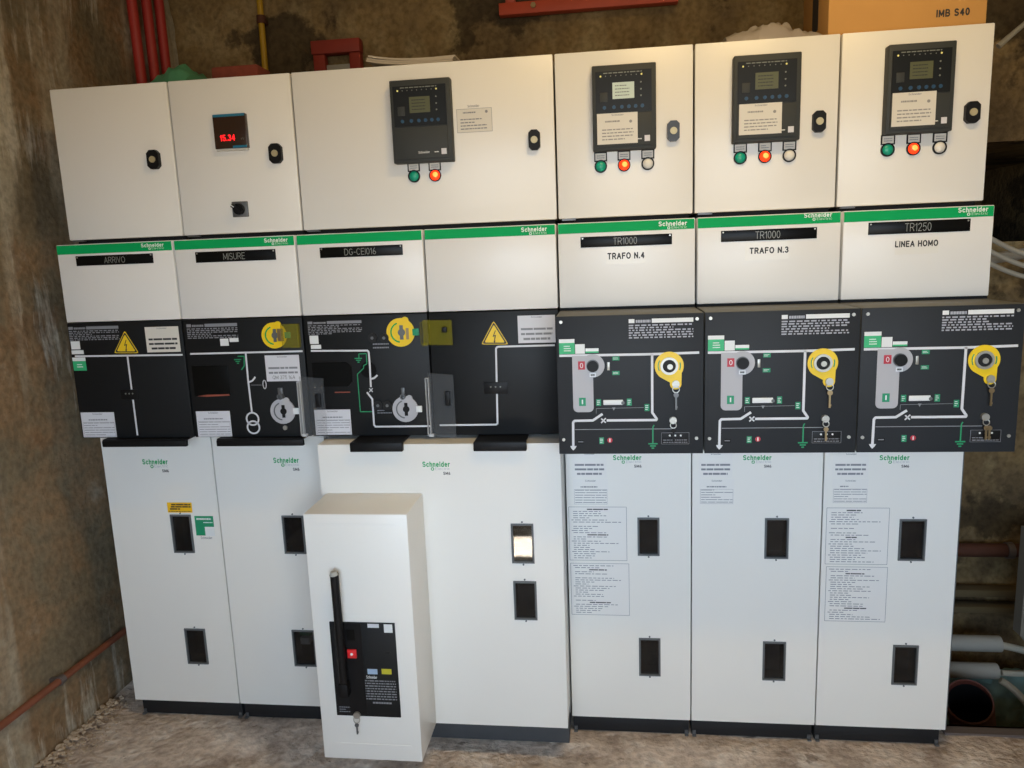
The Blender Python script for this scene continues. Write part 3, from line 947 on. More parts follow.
def warning_triangle(apex, bl, br, y, t):
    A, B, C_ = Vector(apex), Vector(bl), Vector(br)
    cen = (A + B + C_) / 3
    def tri(f, yy0, yy1):
        pts = []
        for q in (A, B, C_):
            v = cen + (q - cen) * f
            pts += [v]
        out = []
        for i in range(3):
            p0, p1, p2 = pts[i - 1], pts[i], pts[(i + 1) % 3]
            out += [tuple(p1 + (p0 - p1) * 0.09), tuple(p1 + (p1 - cen) * -0.05), tuple(p1 + (p2 - p1) * 0.09)]
        return MB().prism(out, yy0, yy1)
    part('warning_sign_border', tri(1.06, y - 0.0006, y), 'yellow2', t)
    part('warning_sign_rim', tri(0.97, y - 0.0009, y), 'ink', t)
    part('warning_sign', tri(0.80, y - 0.0013, y), 'yellow2', t, 'yellow high voltage warning triangle')
    h = A.y - B.y
    zz = [(0.05, 0.38), (-0.10, 0.02), (0.02, 0.06), (-0.03, -0.22), (-0.065, -0.20), (0.0, -0.34), (0.06, -0.17), (0.025, -0.19), (0.10, 0.14), (-0.02, 0.10), (0.10, 0.38)]
    part('warning_bolt', MB().prism([(cen.x + a * h * 0.8, cen.y - 0.03 * h + b * h * 0.8) for a, b in zz], y - 0.0017, y), 'ink', t)

def disc_lock(c, rad, y, t, m, tabm, tab_side=1):
    """round operating socket: grey or yellow disc, slot, side tab"""
    o = part('operating_socket', MB().disc(c, rad, y - 0.004, y, 28), m, t)
    part('socket_ring', MB().ring(c, rad * 0.62, rad * 0.72, y - 0.005, y - 0.003, 24, 1.9, 4.6), 'steeld' if m == 'steel' or m == 'pale' else 'green', o)
    part('key_slot', MB().disc((c[0] + rad * 0.08, c[1]), rad * 0.26, y - 0.0055, y - 0.0035, 14).rect((c[0] - rad * 0.05, c[0] + rad * 0.2, c[1] - rad * 0.5, c[1] + rad * 0.5), y - 0.0035, 0.0018), 'hbl' if m != 'yellow' else 'steeld', o)
    part('socket_lug', MB().disc((c[0] + rad * 0.35, c[1] + rad * 0.82), rad * 0.26, y - 0.0034, y - 0.0002, 14), m, o)
    part('socket_tab', MB().rect((c[0] + rad * 0.85, c[0] + rad * 1.3, c[1] - rad * 0.24, c[1] + rad * 0.24), y, 0.005, 0.001), tabm, o)
    return o

def black_panel(x0, x1, t):
    return part('control_panel', MB().box(x0 + 0.002, x1 - 0.002, YM, 0.05, ZB0, ZM0 - 0.001, 0.003), 'black', t)

def ground_symbol(c, y, t, s, m='mimicg'):
    x, z = c
    b = MB().stroke([(x - s, z), (x + s, z)], s * 0.28, y, 0.0005).stroke([(x - s * 0.62, z - s * 0.5), (x + s * 0.62, z - s * 0.5)], s * 0.28, y, 0.0005).stroke([(x - s * 0.28, z - s), (x + s * 0.28, z - s)], s * 0.28, y, 0.0005)
    part('earth_symbol', b, m, t)

GRP = 'switchgear cubicles side by side along the wall'
Y4 = 0.4
LW = 0.0052

# ------------------------------------------------------------------ cubicle ARRIVO
q1 = thing('switchgear_cubicle', 'narrow white switchgear cubicle with nameplate ARRIVO, next to the stained left wall', 'cubicle', (W / 2, Y4, 0), GRP)
wins = [(0.2047, 0.2765, 0.6018, 0.7332), (0.2062, 0.2799, 0.2045, 0.3325)]
dd = lower_body(0, W, q1, wins, (0.1300, 0.2184, 0.8907, 0.9208), xd0=-0.006)
plinth(0, W, q1)
upper_cover(0, W, q1, (0.2750, 0.3464, 1.5830, 1.6019))
nameplate((0.0623, 0.3086, 1.5439, 1.5727), 'ARRIVO', YM, q1, (0.37, 0.64, 0.2, 0.82))
p1 = black_panel(0, W, q1)
pull_handle(*(0.0715, 0.3502, 0.9753, 1.0071)[:2], q1)
data_plate((0.0059, 0.1697, 1.3197, 1.3625), YM, p1, 11)
white_label((0.2544, 0.3619, 1.2791, 1.3557), YM, p1, 21, 'paperw', ink='ink')
warning_triangle((0.1889, 1.3445), (0.1479, 1.2807), (0.2240, 1.2790), YM, p1)
part('sticker', MB().rect((0.0073, 0.0370, 1.2937, 1.3185), YM, 0.0006), 'tagw', p1)
part('sticker', MB().rect((0.0061, 0.0458, 1.2788, 1.2908), YM, 0.0006), 'tagw', p1)
r = (0.0056, 0.0484, 1.2278, 1.2685)
part('sticker', MB().rect(r, YM, 0.0006), 'tagg2', p1, 'green sticker')
part('sticker', MB().rect(sub(r, 0, 1, 0, 0.27), YM, 0.0009), 'tagw', p1)
part('printed_text', MB().dashes(sub(r, 0.3, 0.75, 0.45, 0.8), 2, YM - 0.0006, 2, 1.0, 0.4), 'tagw', p1)
pts = [(0.0152, 1.2725), (0.3659, 1.2695), (0.1877, 1.2707), (0.1881, 1.0222)]
part('mimic_line', MB().stroke(pts[:2], LW, YM, 0.0006).stroke(pts[2:], LW, YM, 0.0006), 'mimic', p1)
def terminal(r, y, t):
    o = part('indicator_block', MB().rect(r, y, 0.003, 0.0008), 'hbl', t)
    for i in range(3):
        part('indicator_hole', MB().disc(ctr(sub(r, 0.27 + i * 0.2, 0.31 + i * 0.2, 0.36, 0.44)), 0.0024, y - 0.0036, y - 0.002, 8), 'leddim', t)
terminal((0.1519, 0.2090, 1.1355, 1.1663), YM, p1)
form_label((0.0075, 0.1190, 1.0175, 1.0965), YM, p1, 41)
r = (0.1982, 0.2835, 0.7400, 0.7741)
part('sticker', MB().rect(r, YD, 0.0006), 'orange', dd, 'orange warning sticker')
part('printed_text', MB().dashes(sub(r, 0.1, 0.95, 0.1, 0.75), 3, YD - 0.0006, 77, 1.0, 0.6, 0.1, word=(0.15, 0.4)).dashes(sub(r, 0.04, 0.96, 0.82, 0.94), 1, YD - 0.0006, 7, 1, 0.5), 'ink', dd)
r = (0.2883, 0.3525, 0.6616, 0.7284)
part('sticker', MB().rect(r, YD, 0.0006), 'tagg', dd, 'green sticker')
part('sticker', MB().rect(sub(r, 0.5, 1.0, 0.55, 1.02), YD, 0.0009), 'tagw', dd)
part('printed_text', MB().dashes(sub(r, 0.1, 0.88, 0.08, 0.22), 1, YD - 0.0006, 3, 1, 0.6).dashes(sub(r, 0.45, 0.95, 0.28, 0.38), 1, YD - 0.0006, 3, 1, 0.5), 'tagw', dd)
text('maker_lettering', 'Schneider', sub(r, 0.22, 0.84, 1.05, 1.18), YD, 'greyink', dd, bold=0.02)

# ------------------------------------------------------------------ cubicle MISURE
q2 = thing('switchgear_cubicle', 'narrow white switchgear cubicle with nameplate MISURE and double circle transformer symbol', 'cubicle', (1.5 * W, Y4, 0), GRP)
wins = [(0.5870, 0.6594, 0.6028, 0.7317), (0.5845, 0.6624, 0.2076, 0.3367)]
dd = lower_body(W, 2 * W, q2, wins, (0.5765, 0.6610, 0.8942, 0.9237))
r = wins[1]
o = part('metering_device', MB().box(*[sub(r, 0.22, 0.62, 0.3, 0.48)[i] for i in (0, 1)], YD + 0.02, YD + 0.045, *[sub(r, 0.22, 0.62, 0.3, 0.48)[i] for i in (2, 3)]), 'tagw', q2, 'small pale device behind the lower window')
part('metering_device', MB().box(*[sub(r, 0.22, 0.7, 0.14, 0.24)[i] for i in (0, 1)], YD + 0.02, YD + 0.045, *[sub(r, 0.22, 0.7, 0.14, 0.24)[i] for i in (2, 3)]), 'tagg', q2)
plinth(W, 2 * W, q2)
upper_cover(W, 2 * W, q2, (0.6562, 0.7273, 1.5819, 1.6014))
nameplate((0.4418, 0.6874, 1.5397, 1.5705), 'MISURE', YM, q2, (0.35, 0.62, 0.2, 0.82))
p2 = black_panel(W, 2 * W, q2)
pull_handle(*(0.4450, 0.7207, 0.9793, 1.0073)[:2], q2)
data_plate((0.3887, 0.5478, 1.3159, 1.3605), YM, p2, 12)
part('sticker', MB().rect((0.4899, 0.5162, 1.2935, 1.3150), YM, 0.0006), 'tagw', p2)
part('sticker', MB().rect((0.5197, 0.5478, 1.3045, 1.3161), YM, 0.0006), 'tagw', p2)
yc = (0.6608, 1.3209)
disc_lock(yc, 0.0385, YM, p2, 'yellow', 'tagg')
part('slot_plate', MB().rect((0.6720, 0.6904, 1.3036, 1.3407), YM - 0.004, 0.002), 'brass', p2)
r = (0.6875, 0.7407, 1.2851, 1.3539)
part('hinged_cover', MB().box(r[0], r[1], YM - 0.014, YM - 0.0115, r[2], r[3]), 'clearyel', p2, 'see-through yellow cover')
part('cover_rim', MB().box(r[1] - 0.004, r[1], YM - 0.016, YM - 0.001, r[2], r[3]).box(r[0] + 0.03, r[1], YM - 0.016, YM - 0.0145, r[3] - 0.003, r[3]).box(r[0] + 0.03, r[1], YM - 0.016, YM - 0.0145, r[2], r[2] + 0.003), 'clearyel', p2)
pts = [(0.3910, 1.2717), (0.7430, 1.2720)]
b = MB().stroke(pts, LW, YM, 0.0006)
b.stroke([(0.5662, 1.2705), (0.5653, 1.1883), (0.5674, 1.0894)], LW, YM, 0.0006)
b.stroke([(0.5675, 1.1828), (0.5783, 1.1863), (0.5889, 1.1979)], LW, YM, 0.0006)
for cc in [(0.5674, 1.0700), (0.5676, 1.0440)]:
    b.ring(cc, 0.0165, 0.0215, YM - 0.0006, YM + 0.0002, 26)
part('mimic_line', b, 'mimic', p2)
part('mimic_line', MB().stroke([(0.5723, 1.1737), (0.6071, 1.1731)], 0.0012, YM, 0.0005), 'mimic2', p2)
c = (0.6157, 1.1747)
part('symbol_loop', MB().stroke([(c[0] + 0.005 * math.cos(a), c[1] + 0.013 * math.sin(a)) for a in [2 * PI * i / 14 for i in range(14)]], 0.0022, YM, 0.0006, True), 'mimic', p2)
ground_symbol((0.5388, 1.2513), YM, p2, 0.011)
part('mimic_line', MB().stroke([(0.5399, 1.2612), (0.5605, 1.2608), (0.5575, 1.2320), (0.5478, 1.2204)], 0.003, YM, 0.0005), 'mimicg', p2)
white_label((0.6243, 0.7302, 1.1837, 1.2617), YM, p2, 22, third='QM 375 16A')
r = (0.3910, 0.5055, 1.1418, 1.2350)
o = part('viewing_slot', MB().rect(r, YM, 0.0012, 0.0004), 'plate', p2)
part('reflector_strip', MB().prism([(0.3990, 1.1425), (0.4322, 1.1466), (0.5012, 1.1474), (0.5026, 1.1428), (0.4314, 1.1402)], YM - 0.0018, YM), 'strip', p2)
form_label((0.3880, 0.4970, 1.0163, 1.0955), YM, p2, 42)
gc = (0.6661, 1.0928)
disc_lock(gc, 0.0385, YM, p2, 'pale', 'tagw')
part('padlock_hasp', MB().ring((0.6648, 1.1385), 0.006, 0.0095, YM - 0.012, YM, 14).rect((0.6572, 0.6722, 1.1312, 1.1639), YM, 0.006, 0.001), 'steeld', p2)
part('socket_screw', MB().disc((0.6689, 1.0421), 0.007, YM - 0.004, YM, 14), 'steel', p2)

def flap(x0, x1, z0, z1, m, rim, t, dy=0.045):
    """open see-through socket cover: hinged at x0 on the panel and swung out over the neighbour"""
    b = MB()
    y0, y1 = YM - 0.006, YM - 0.006 - dy
    for (za, zb) in ((z0, z1),):
        v = [b.bm.verts.new(q) for q in ((x0, y0, za), (x1, y1, za), (x1, y1, zb), (x0, y0, zb), (x0, y0 - 0.003, za), (x1, y1 - 0.003, za), (x1, y1 - 0.003, zb), (x0, y0 - 0.003, zb))]
        for f in ((0, 1, 2, 3), (4, 5, 6, 7), (0, 1, 5, 4), (1, 2, 6, 5), (2, 3, 7, 6), (3, 0, 4, 7)):
            b.bm.faces.new([v[i] for i in f])
        bmesh.ops.recalc_face_normals(b.bm, faces=b.bm.faces[:])
    o = part('hinged_cover', b, m, t, 'see-through hinged cover swung open')
    w, h = x1 - x0, z1 - z0
    r_ = MB().box(x0 - 0.007, x0 - 0.005, y0 - 0.008, YM - 0.0005, z0, z1 - 0.08 * h).box(x0 + 0.001, x0 + 0.003, y0 - 0.008, YM - 0.0005, z0, z1 - 0.08 * h).box(x0 - 0.005, x0 + 0.001, y0 - 0.008, YM - 0.0005, z1 - 0.08 * h - 0.002, z1 - 0.08 * h)
    r_.box(x0 - 0.004, x0 + 0.01, y0 - 0.006, YM - 0.0005, z0 - 0.004, z0 + 0.004)
    part('cover_hinge', r_, rim, t)
    u, yy = 0.68, y0 + (y1 - y0) * 0.68
    part('cover_latch', MB().box(x0 + u * w, x0 + (u + 0.16) * w, yy - 0.016, yy - 0.001, z0 + 0.52 * h, z0 + 0.74 * h, 0.001), 'hbl', t)
    return o
r = (0.7283, 0.8192, 1.0200, 1.1980)
flap(r[0], r[1], r[2], r[3], 'clear', 'clearrim', q2)

# ------------------------------------------------------------------ cubicle DG-CEI016 (double width)
q3 = thing('switchgear_cubicle', 'double width white switchgear cubicle with nameplate DG-CEI016 and projecting breaker housing', 'cubicle', (3 * W, Y4, 0), GRP)
wins = [(1.3480, 1.4134, 0.6456, 0.7660), (1.3486, 1.4164, 0.4695, 0.5901)]
part_door = lower_body(2 * W, 4 * W, q3, wins, (1.0982, 1.1790, 0.9246, 0.9514), YG, 0.1214, 1.0032, 0.7885, 1.4965, 0.148, ('mirrorp', 'pane'))
part('plinth', MB().box(2 * W + 0.02, 4 * W - 0.006, -0.02, 0.92, 0.0, 0.095, 0.002), 'grey_pl', q3)
part('door_sill', MB().box(2 * W + 0.05, 4 * W - 0.02, -0.085, 0.05, 0.095, 0.1205), 'gap', q3)
upper_cover(2 * W, 3 * W, q3)
upper_cover(3 * W, 4 * W, q3, (1.4019, 1.4731, 1.5804, 1.6015))
nameplate((0.8203, 1.0637, 1.5394, 1.5687), 'DG-CEI016', YM, q3, (0.30, 0.68, 0.2, 0.82))
p3 = black_panel(2 * W, 3 * W, q3)
p4 = black_panel(3 * W, 4 * W, q3)
for r in ((0.8930, 1.0478, 0.9895, 1.0222), (1.2534, 1.4034, 0.9872, 1.0193)):
    b = MB().box(r[0], r[1], YG - 0.022, YG - 0.004, ZB0 - 0.028, ZB0 - 0.002, 0.002).box(r[0] + 0.002, r[1] - 0.002, YG - 0.02, YM + 0.05, ZB0 - 0.006, ZB0 - 0.001)
    part('pull_handle', b, 'hbl', q3)
data_plate((0.7653, 0.9279, 1.3190, 1.3582), YM, p3, 13)
part('sticker', MB().rect((0.7677, 0.7942, 1.2924, 1.3170), YM, 0.0006), 'tagw', p3)
part('sticker', MB().rect((0.7695, 0.8006, 1.2781, 1.2896), YM, 0.0006), 'tagw', p3)
b = MB().stroke([(0.7685, 1.2723), (0.9401, 1.2693), (0.9433, 1.2648), (0.9438, 1.2216), (0.9422, 1.1612)], LW, YM, 0.0006)
b.stroke([(0.9421, 1.1852), (0.9540, 1.1877), (0.9646, 1.1964)], LW, YM, 0.0006)
b.stroke([(0.9374, 1.1577), (0.9466, 1.1468)], 0.0028, YM, 0.0006).stroke([(0.9473, 1.1575), (0.9366, 1.1469)], 0.0028, YM, 0.0006)
b.stroke([(0.9293, 1.1461), (0.9441, 1.1253), (0.9440, 1.0476), (0.9482, 1.0421), (1.1149, 1.0422)], LW, YM, 0.0006)
part('mimic_line', b, 'mimic', p3)
part('mimic_line', MB().stroke([(0.9122, 1.2470), (0.9132, 1.2602), (0.9358, 1.2606), (0.9354, 1.2306), (0.9251, 1.2255), (0.9245, 1.2176), (0.9042, 1.2002), (0.9049, 1.0879), (0.9414, 1.0875)], 0.0026, YM, 0.0005), 'mimicg', p3)
ground_symbol((0.9104, 1.2470), YM, p3, 0.011)
part('viewing_hole', MB().ring((0.9387, 1.2128), 0.0, 0.024, YM - 0.0003, YM, 24), 'plate', p3)
x0, x1, z0, z1 = (0.7680, 0.8887, 1.1649, 1.2381)
k = 0.014
part('viewing_slot', MB().prism([(x0, z0), (x1 - k, z0), (x1, z0 + k), (x1, z1 - k), (x1 - k, z1), (x0, z1)], YM - 0.0012, YM), 'plate', p3)
part('reflector_strip', MB().rect((0.8315, 0.8782, 1.1460, 1.1487), YM, 0.0012), 'strip', p3)
for q in [(0.9589, 1.3065), (0.9937, 1.3057), (0.9619, 1.1070), (0.9900, 1.1067)]:
    o = part('push_knob', MB().disc(q, 0.0135, YM - 0.008, YM, 18), 'dark', p3)
    part('knob_cap', MB().disc(q, 0.0045, YM - 0.0095, YM - 0.007, 12), 'steeld', o)
part('printed_text', MB().dashes((0.9572, 1.0046, 1.2719, 1.2929), 2, YM, 61, 1.0, 0.4), 'greyink', p3)
part('printed_text', MB().dashes((0.9569, 1.0005, 1.0798, 1.0942), 2, YM, 62, 1.0, 0.4), 'greyink', p3)
disc_lock((1.0427, 1.3201), 0.0415, YM, p3, 'yellow', 'tagg')
part('slot_plate', MB().rect((1.0593, 1.0673, 1.2996, 1.3325), YM - 0.004, 0.002), 'brass', p3)
disc_lock((1.0425, 1.0943), 0.0385, YM, p3, 'pale', 'tagw')
part('padlock_hasp', MB().rect((1.0340, 1.0439, 1.1293, 1.1578), YM, 0.006, 0.001).ring((1.0387, 1.1328), 0.005, 0.0085, YM - 0.012, YM, 14), 'steeld', p3)
form_label((0.7629, 0.8740, 1.0186, 1.0953), YM, p3, 43)
b = MB().stroke([(1.1420, 1.0446), (1.3086, 1.0447), (1.3132, 1.0482), (1.3179, 1.2660), (1.3207, 1.2702), (1.3251, 1.2718), (1.4856, 1.2724)], LW, YM, 0.0006)
part('mimic_line', b, 'mimic', p4)
terminal((1.2783, 1.3479, 1.1357, 1.1699), YM, p4)
warning_triangle((1.3143, 1.3438), (1.2780, 1.2807), (1.3520, 1.2789), YM, p4)
white_label((1.3827, 1.4885, 1.2804, 1.3582), YM, p4, 23)
r = (1.1153, 1.2006, 1.0166, 1.2015)
flap(r[0], r[1], r[2], r[3], 'clear', 'clearrim', q3)
r = (1.1099, 1.2008, 1.2836, 1.3541)
flap(r[0], r[1], r[2], r[3], 'clearyel', 'clearyel', q3, 0.03)

# breaker housing bolted onto the door
BX0, BX1, BZ0, BZ1 = 0.804, 1.094, 0.1214, 0.857
h_ = part('breaker_housing', MB().box(BX0, BX1, YP, YG - 0.0005, BZ0, BZ1, 0.004), 'white', q3, 'projecting white box housing')
part('embossed_line', MB().stroke([(BX0 + 0.03, BZ1 - 0.028), (BX1 - 0.03, BZ1 - 0.028)], 0.0015, YP, 0.0008), 'white', h_)
part('embossed_line', MB().stroke([(BX0 + 0.03, BZ0 + 0.05), (BX1 - 0.03, BZ0 + 0.05)], 0.003, YP, 0.0012), 'white', h_)
r = (0.8543, 1.0406, 0.2610, 0.5454)
f_ = part('mechanism_panel', MB().rect(r, YP, 0.004, 0.001), 'black', q3, 'black operating mechanism panel')
yy = YP - 0.004
part('recess_strip', MB().rect((0.8956, 0.9446, 0.2700, 0.5426), yy, 0.0015), 'hbl', f_)
part('lever_slot', MB().rect((0.8656, 0.8929, 0.3266, 0.5192), yy, 0.001), 'dark', f_)
pa, pb = (0.892, 0.700), (0.888, 0.352)
lv = part('charging_lever', MB().tube([(pa[0], YP - 0.032, pa[1]), (pb[0], YP - 0.018, pb[1])], 0.0115, 14), 'hbl', q3, 'black charging lever')
part('lever_tip', MB().tube([(pa[0], YP - 0.0352, pa[1] - 0.002), (pa[0] - 0.0005, YP - 0.0355, pa[1] + 0.008)], [0.0122, 0.008], 14), 'conduit', lv)
part('lever_hinge', MB().box(pb[0] - 0.014, pb[0] + 0.014, YP - 0.032, YP - 0.004, pb[1] - 0.02, pb[1] + 0.02, 0.003), 'hbl', lv)
r = (0.9020, 0.9277, 0.4418, 0.4666)
o = part('trip_button', MB().rect(r, yy - 0.0015, 0.006, 0.001), 'redb', f_, 'red trip button')
part('button_dot', MB().disc(ctr(r), 0.004, yy - 0.0082, yy - 0.007, 12), 'tagw', f_)
part('status_window', MB().rect((0.9036, 0.9265, 0.4933, 0.5256), yy - 0.0015, 0.0012), 'plate', f_)
part('sticker', MB().rect((0.9640, 0.9960, 0.5313, 0.5425), yy, 0.0005), 'paper', f_)
part('sticker', MB().rect((1.0101, 1.0341, 0.5178, 0.5421), yy, 0.0005), 'tagw', f_)
part('sticker', MB().rect((0.9540, 0.9824, 0.3917, 0.4074), yy, 0.0005), 'lblue', f_)
part('sticker', MB().rect((0.9945, 1.0228, 0.3930, 0.4087), yy, 0.0005), 'lyel', f_)
text('maker_lettering', 'Schneider', (0.9494, 0.9805, 0.3780, 0.3873), yy, 'tagw', f_, bold=0.02)
part('printed_text', MB().dashes((0.9410, 1.0331, 0.3121, 0.3753), 8, yy, 71, 1.0, 0.45, word=(0.03, 0.14)), 'greyink', f_)
part('printed_text', MB().dashes((0.9627, 1.0184, 0.3001, 0.3087), 1, yy, 72, 1.0, 0.6), 'greyink', f_)
part('printed_text', MB().dashes((0.8637, 0.9092, 0.2705, 0.2910), 3, yy, 73, 1.0, 0.35), 'greyink', f_)
part('indicator_flag', MB().prism([(1.0045, 0.4579), (1.0222, 0.4626), (1.0216, 0.4542)], yy - 0.0005, yy), 'hbl', f_)
part('key_lock', MB().disc((0.9149, 0.2666), 0.010, yy - 0.008, yy - 0.0005, 16), 'steel', f_)

# ------------------------------------------------------------------ the three transformer/line cubicles with projecting control boxes
def key_set(pos, y, label, rr=0.012, drop=0.045, m='brass', two=False):
    x, z = pos
    t = thing('key_set', label, 'keys', (x, y, z - rr))
    part('key_ring', MB().torus((x, y, z - rr), rr, 0.0012, 0.25), 'steel', t)
    zt = z - 2 * rr
    for i in range(2 if two else 1):
        xo = x + (0.006 if i else 0.0)
        b = MB().disc((xo, zt - 0.006), 0.0066 if drop > 0.04 else 0.006, y - 0.0035 - i * 0.003, y - 0.0015 - i * 0.003, 16)
        b.box(xo - 0.0022, xo + 0.0022, y - 0.0035 - i * 0.003, y - 0.0015 - i * 0.003, zt - drop, zt - 0.012)
        b.box(xo + 0.002, xo + 0.0038, y - 0.0034 - i * 0.003, y - 0.0016 - i * 0.003, zt - drop + 0.004, zt - drop + 0.009)
        part('key', b, m, t)
    return t

def rel(pts, x0):
    if isinstance(pts, list):
        return [(a + x0, b) for a, b in pts]
    if len(pts) == 4:
        return (pts[0] + x0, pts[1] + x0, pts[2], pts[3])
    return (pts[0] + x0, pts[1])

def feeder(k, label, plate, card, logo_r, plate_r, card_r, text_r, door_logo, wins, labels, keyinfo):
    x0 = k * W
    t = thing('switchgear_cubicle', label, 'cubicle', (x0 + W / 2, Y4, 0), GRP)
    lower_body(x0, x0 + W, t, wins, door_logo, xd1=x0 + W + 0.003 if k == 6 else None)
    if k == 6:
        part('side_panel', MB().box(x0 + W - 0.002, x0 + W + 0.009, YD + 0.006, 0.92, 0.06, 0.995, 0.001), 'frame', t)
    plinth(x0, x0 + W, t)
    upper_cover(x0, x0 + W, t, logo_r)
    nameplate(plate_r, plate, YM, t, (0.36, 0.62, 0.18, 0.84))
    cr = part('paper_label', MB().rect(card_r, YM, 0.0006), 'film', t, 'clear film label')
    text('printed_lettering', card, text_r, YM - 0.0006, 'ink', cr, bold=0.042)
    part('band', MB().box(x0 + 0.003, x0 + W - 0.003, YM + 0.006, 0.05, ZB0 - 0.01, ZM0 + 0.001), 'gap', t)
    part('mechanism_box', MB().box(x0 + 0.0025, x0 + W - 0.0025, YR + 0.004, YM + 0.005, ZR0 + 0.001, ZR1 + 0.001, 0.002), 'anthside', t, 'projecting control box')
    f = part('control_panel', MB().box(x0 + 0.0015, x0 + W - 0.0015, YR, YR + 0.0042, ZR0, ZR1, 0.0015), 'anth', t, 'dark grey control panel with mimic diagram')
    y = YR
    for q in [(0.0148, 1.3530), (0.3568, 1.3527), (0.0141, 1.0432), (0.3564, 1.0444)]:
        part('screw', MB().disc(rel(q, x0), 0.0042, y - 0.0025, y, 14), 'steel', f)
    data_plate(rel((0.1869, 0.3476, 1.3054, 1.3562), x0), y, f, 30 + k, 'tagw', 'softink')
    r = rel((0.0088, 0.0485, 1.2702, 1.3091), x0)
    part('sticker', MB().rect(r, y, 0.0006), 'tagg2', f, 'green sticker')
    part('sticker', MB().rect(sub(r, 0, 1, 0, 0.25), y, 0.0009), 'tagw', f)
    part('printed_text', MB().dashes(sub(r, 0.3, 0.75, 0.4, 0.85), 3, y - 0.0006, 2, 1.0, 0.4), 'tagw', f)
    part('sticker', MB().rect(rel((0.0499, 0.0745, 1.2705, 1.2954), x0), y, 0.0006), 'tagw', f)
    r = rel((0.0760, 0.1096, 1.2720, 1.2839), x0)
    part('sticker', MB().rect(r, y, 0.0006), 'tagw', f)
    part('sticker', MB().rect(sub(r, 0, 1, 0.65, 1), y, 0.0009), 'tagg2', f)
    # mimic diagram
    b = MB().stroke(rel([(0.0087, 1.2662), (0.2449, 1.2654), (0.3623, 1.2671)], x0), 0.0062, y, 0.0006)
    b.stroke(rel([(0.2450, 1.2665), (0.2445, 1.1134), (0.2556, 1.0968), (0.2545, 1.0935), (0.1273, 1.0938)], x0), 0.0062, y, 0.0006)
    b.stroke(rel([(0.1133, 1.0989), (0.1250, 1.0877)], x0), 0.0035, y, 0.0006).stroke(rel([(0.1252, 1.0999), (0.1131, 1.0872)], x0), 0.0035, y, 0.0006)
    b.stroke(rel([(0.1168, 1.1111), (0.0916, 1.0942), (0.0438, 1.0936), (0.0399, 1.0891), (0.0389, 1.0238)], x0), 0.0062, y, 0.0006)
    b.prism(rel([(0.0307, 1.0256), (0.0477, 1.0255), (0.0442, 1.0193), (0.0386, 1.0136), (0.0338, 1.0193)], x0), y - 0.0006, y)
    part('mimic_line', b, 'mimic', f)
    part('mimic_line', MB().stroke(rel([(0.0443, 1.0700), (0.2941, 1.0698)], x0), 0.0016, y, 0.0005).stroke(rel([(0.1006, 1.1124), (0.1009, 1.1257), (0.2229, 1.1269)], x0), 0.0008, y, 0.0005).prism(rel([(0.1418, 1.1280), (0.1504, 1.1278), (0.1460, 1.1202)], x0), y - 0.0005, y), 'mimic2', f)
    part('mimic_line', MB().stroke(rel([(0.2491, 1.0803), (0.2459, 1.0747), (0.2456, 1.0303)], x0), 0.003, y, 0.0006), 'mimicg', f)
    ground_symbol(rel((0.2456, 1.0303), x0), y, f, 0.0118)
    # push-button plate
    P_ = rel([(0.0415, 1.2655), (0.0944, 1.2644)], x0)
    cen = rel((0.0939, 1.2384), x0)
    zb = rel((0.0645, 1.1168), x0)[1]
    xa, xb = P_[0][0], P_[1][0]
    k_ = 0.012
    gp = part('selector_plate', MB().prism([(xa, P_[0][1])] + [(xa, zb + k_)] + arc((xa + k_, zb + k_), k_, PI, 1.5 * PI, 4) + arc((xb - k_, zb + k_), k_, 1.5 * PI, 2 * PI, 4) + [(xb, P_[1][1])], y - 0.0010, y), 'pale', f)
    part('selector_plate', MB().disc(cen, 0.0305, y - 0.0012, y, 28), 'pale', f)
    r = rel((0.0564, 0.0741, 1.2291, 1.2509), x0)
    part('stop_label', MB().rect(r, y - 0.001, 0.0006), 'red', f, 'red label marked 0')
    text('stop_lettering', '0', sub(r, 0.28, 0.72, 0.2, 0.8), y - 0.0016, 'tagw', f, bold=0.01)
    part('knob_collar', MB().ring(cen, 0.0125, 0.0165, y - 0.004, y, 22), 'steeld', f)
    part('knob', MB().disc(cen, 0.0145, y - 0.012, y, 22), 'hbl', f)
    r = rel((0.0854, 0.1020, 1.2095, 1.2198), x0)
    part('sticker', MB().rect(r, y - 0.0012, 0.0005), 'tagw', f)
    part('printed_text', MB().dashes(inset(r, 0.003, 0.002), 1, y - 0.0017, 1, 1, 0.7), 'ink', f)
    r = rel((0.0569, 0.0742, 1.1334, 1.1550), x0)
    part('start_label', MB().rect(r, y - 0.001, 0.0006), 'tagg', f, 'green label marked I')
    text('start_lettering', 'I', sub(r, 0.4, 0.6, 0.22, 0.78), y - 0.0016, 'tagw', f, bold=0.02)
    part('reset_slot', MB().rect(rel((0.1307, 0.1376, 1.2262, 1.2473), x0), y, 0.003, 0.001), 'steel', f)
    for rc in ((0.1443, 0.1623, 1.2512, 1.2615), (0.1437, 0.1623, 1.2133, 1.2236), (0.1012, 0.1135, 1.1328, 1.1505), (0.1799, 0.1922, 1.1323, 1.1510), (0.2250, 0.2372, 1.1174, 1.1361), (0.1074, 0.1193, 1.0307, 1.0481)):
        rr = rel(rc, x0)
        part('green_tag', MB().rect(rr, y, 0.0006), 'tagg', f)
        part('printed_text', MB().dashes(inset(rr, 0.002), 2 if rc[1] - rc[0] > 0.016 else 3, y - 0.0006, k, 0.9, 0.35, word=(0.3, 0.7)), 'tagw', f)
    rr = rel((0.1195, 0.1698, 1.1351, 1.1483), x0)
    part('position_bar', MB().rect(rr, y, 0.003, 0.0012), 'tagw', f)
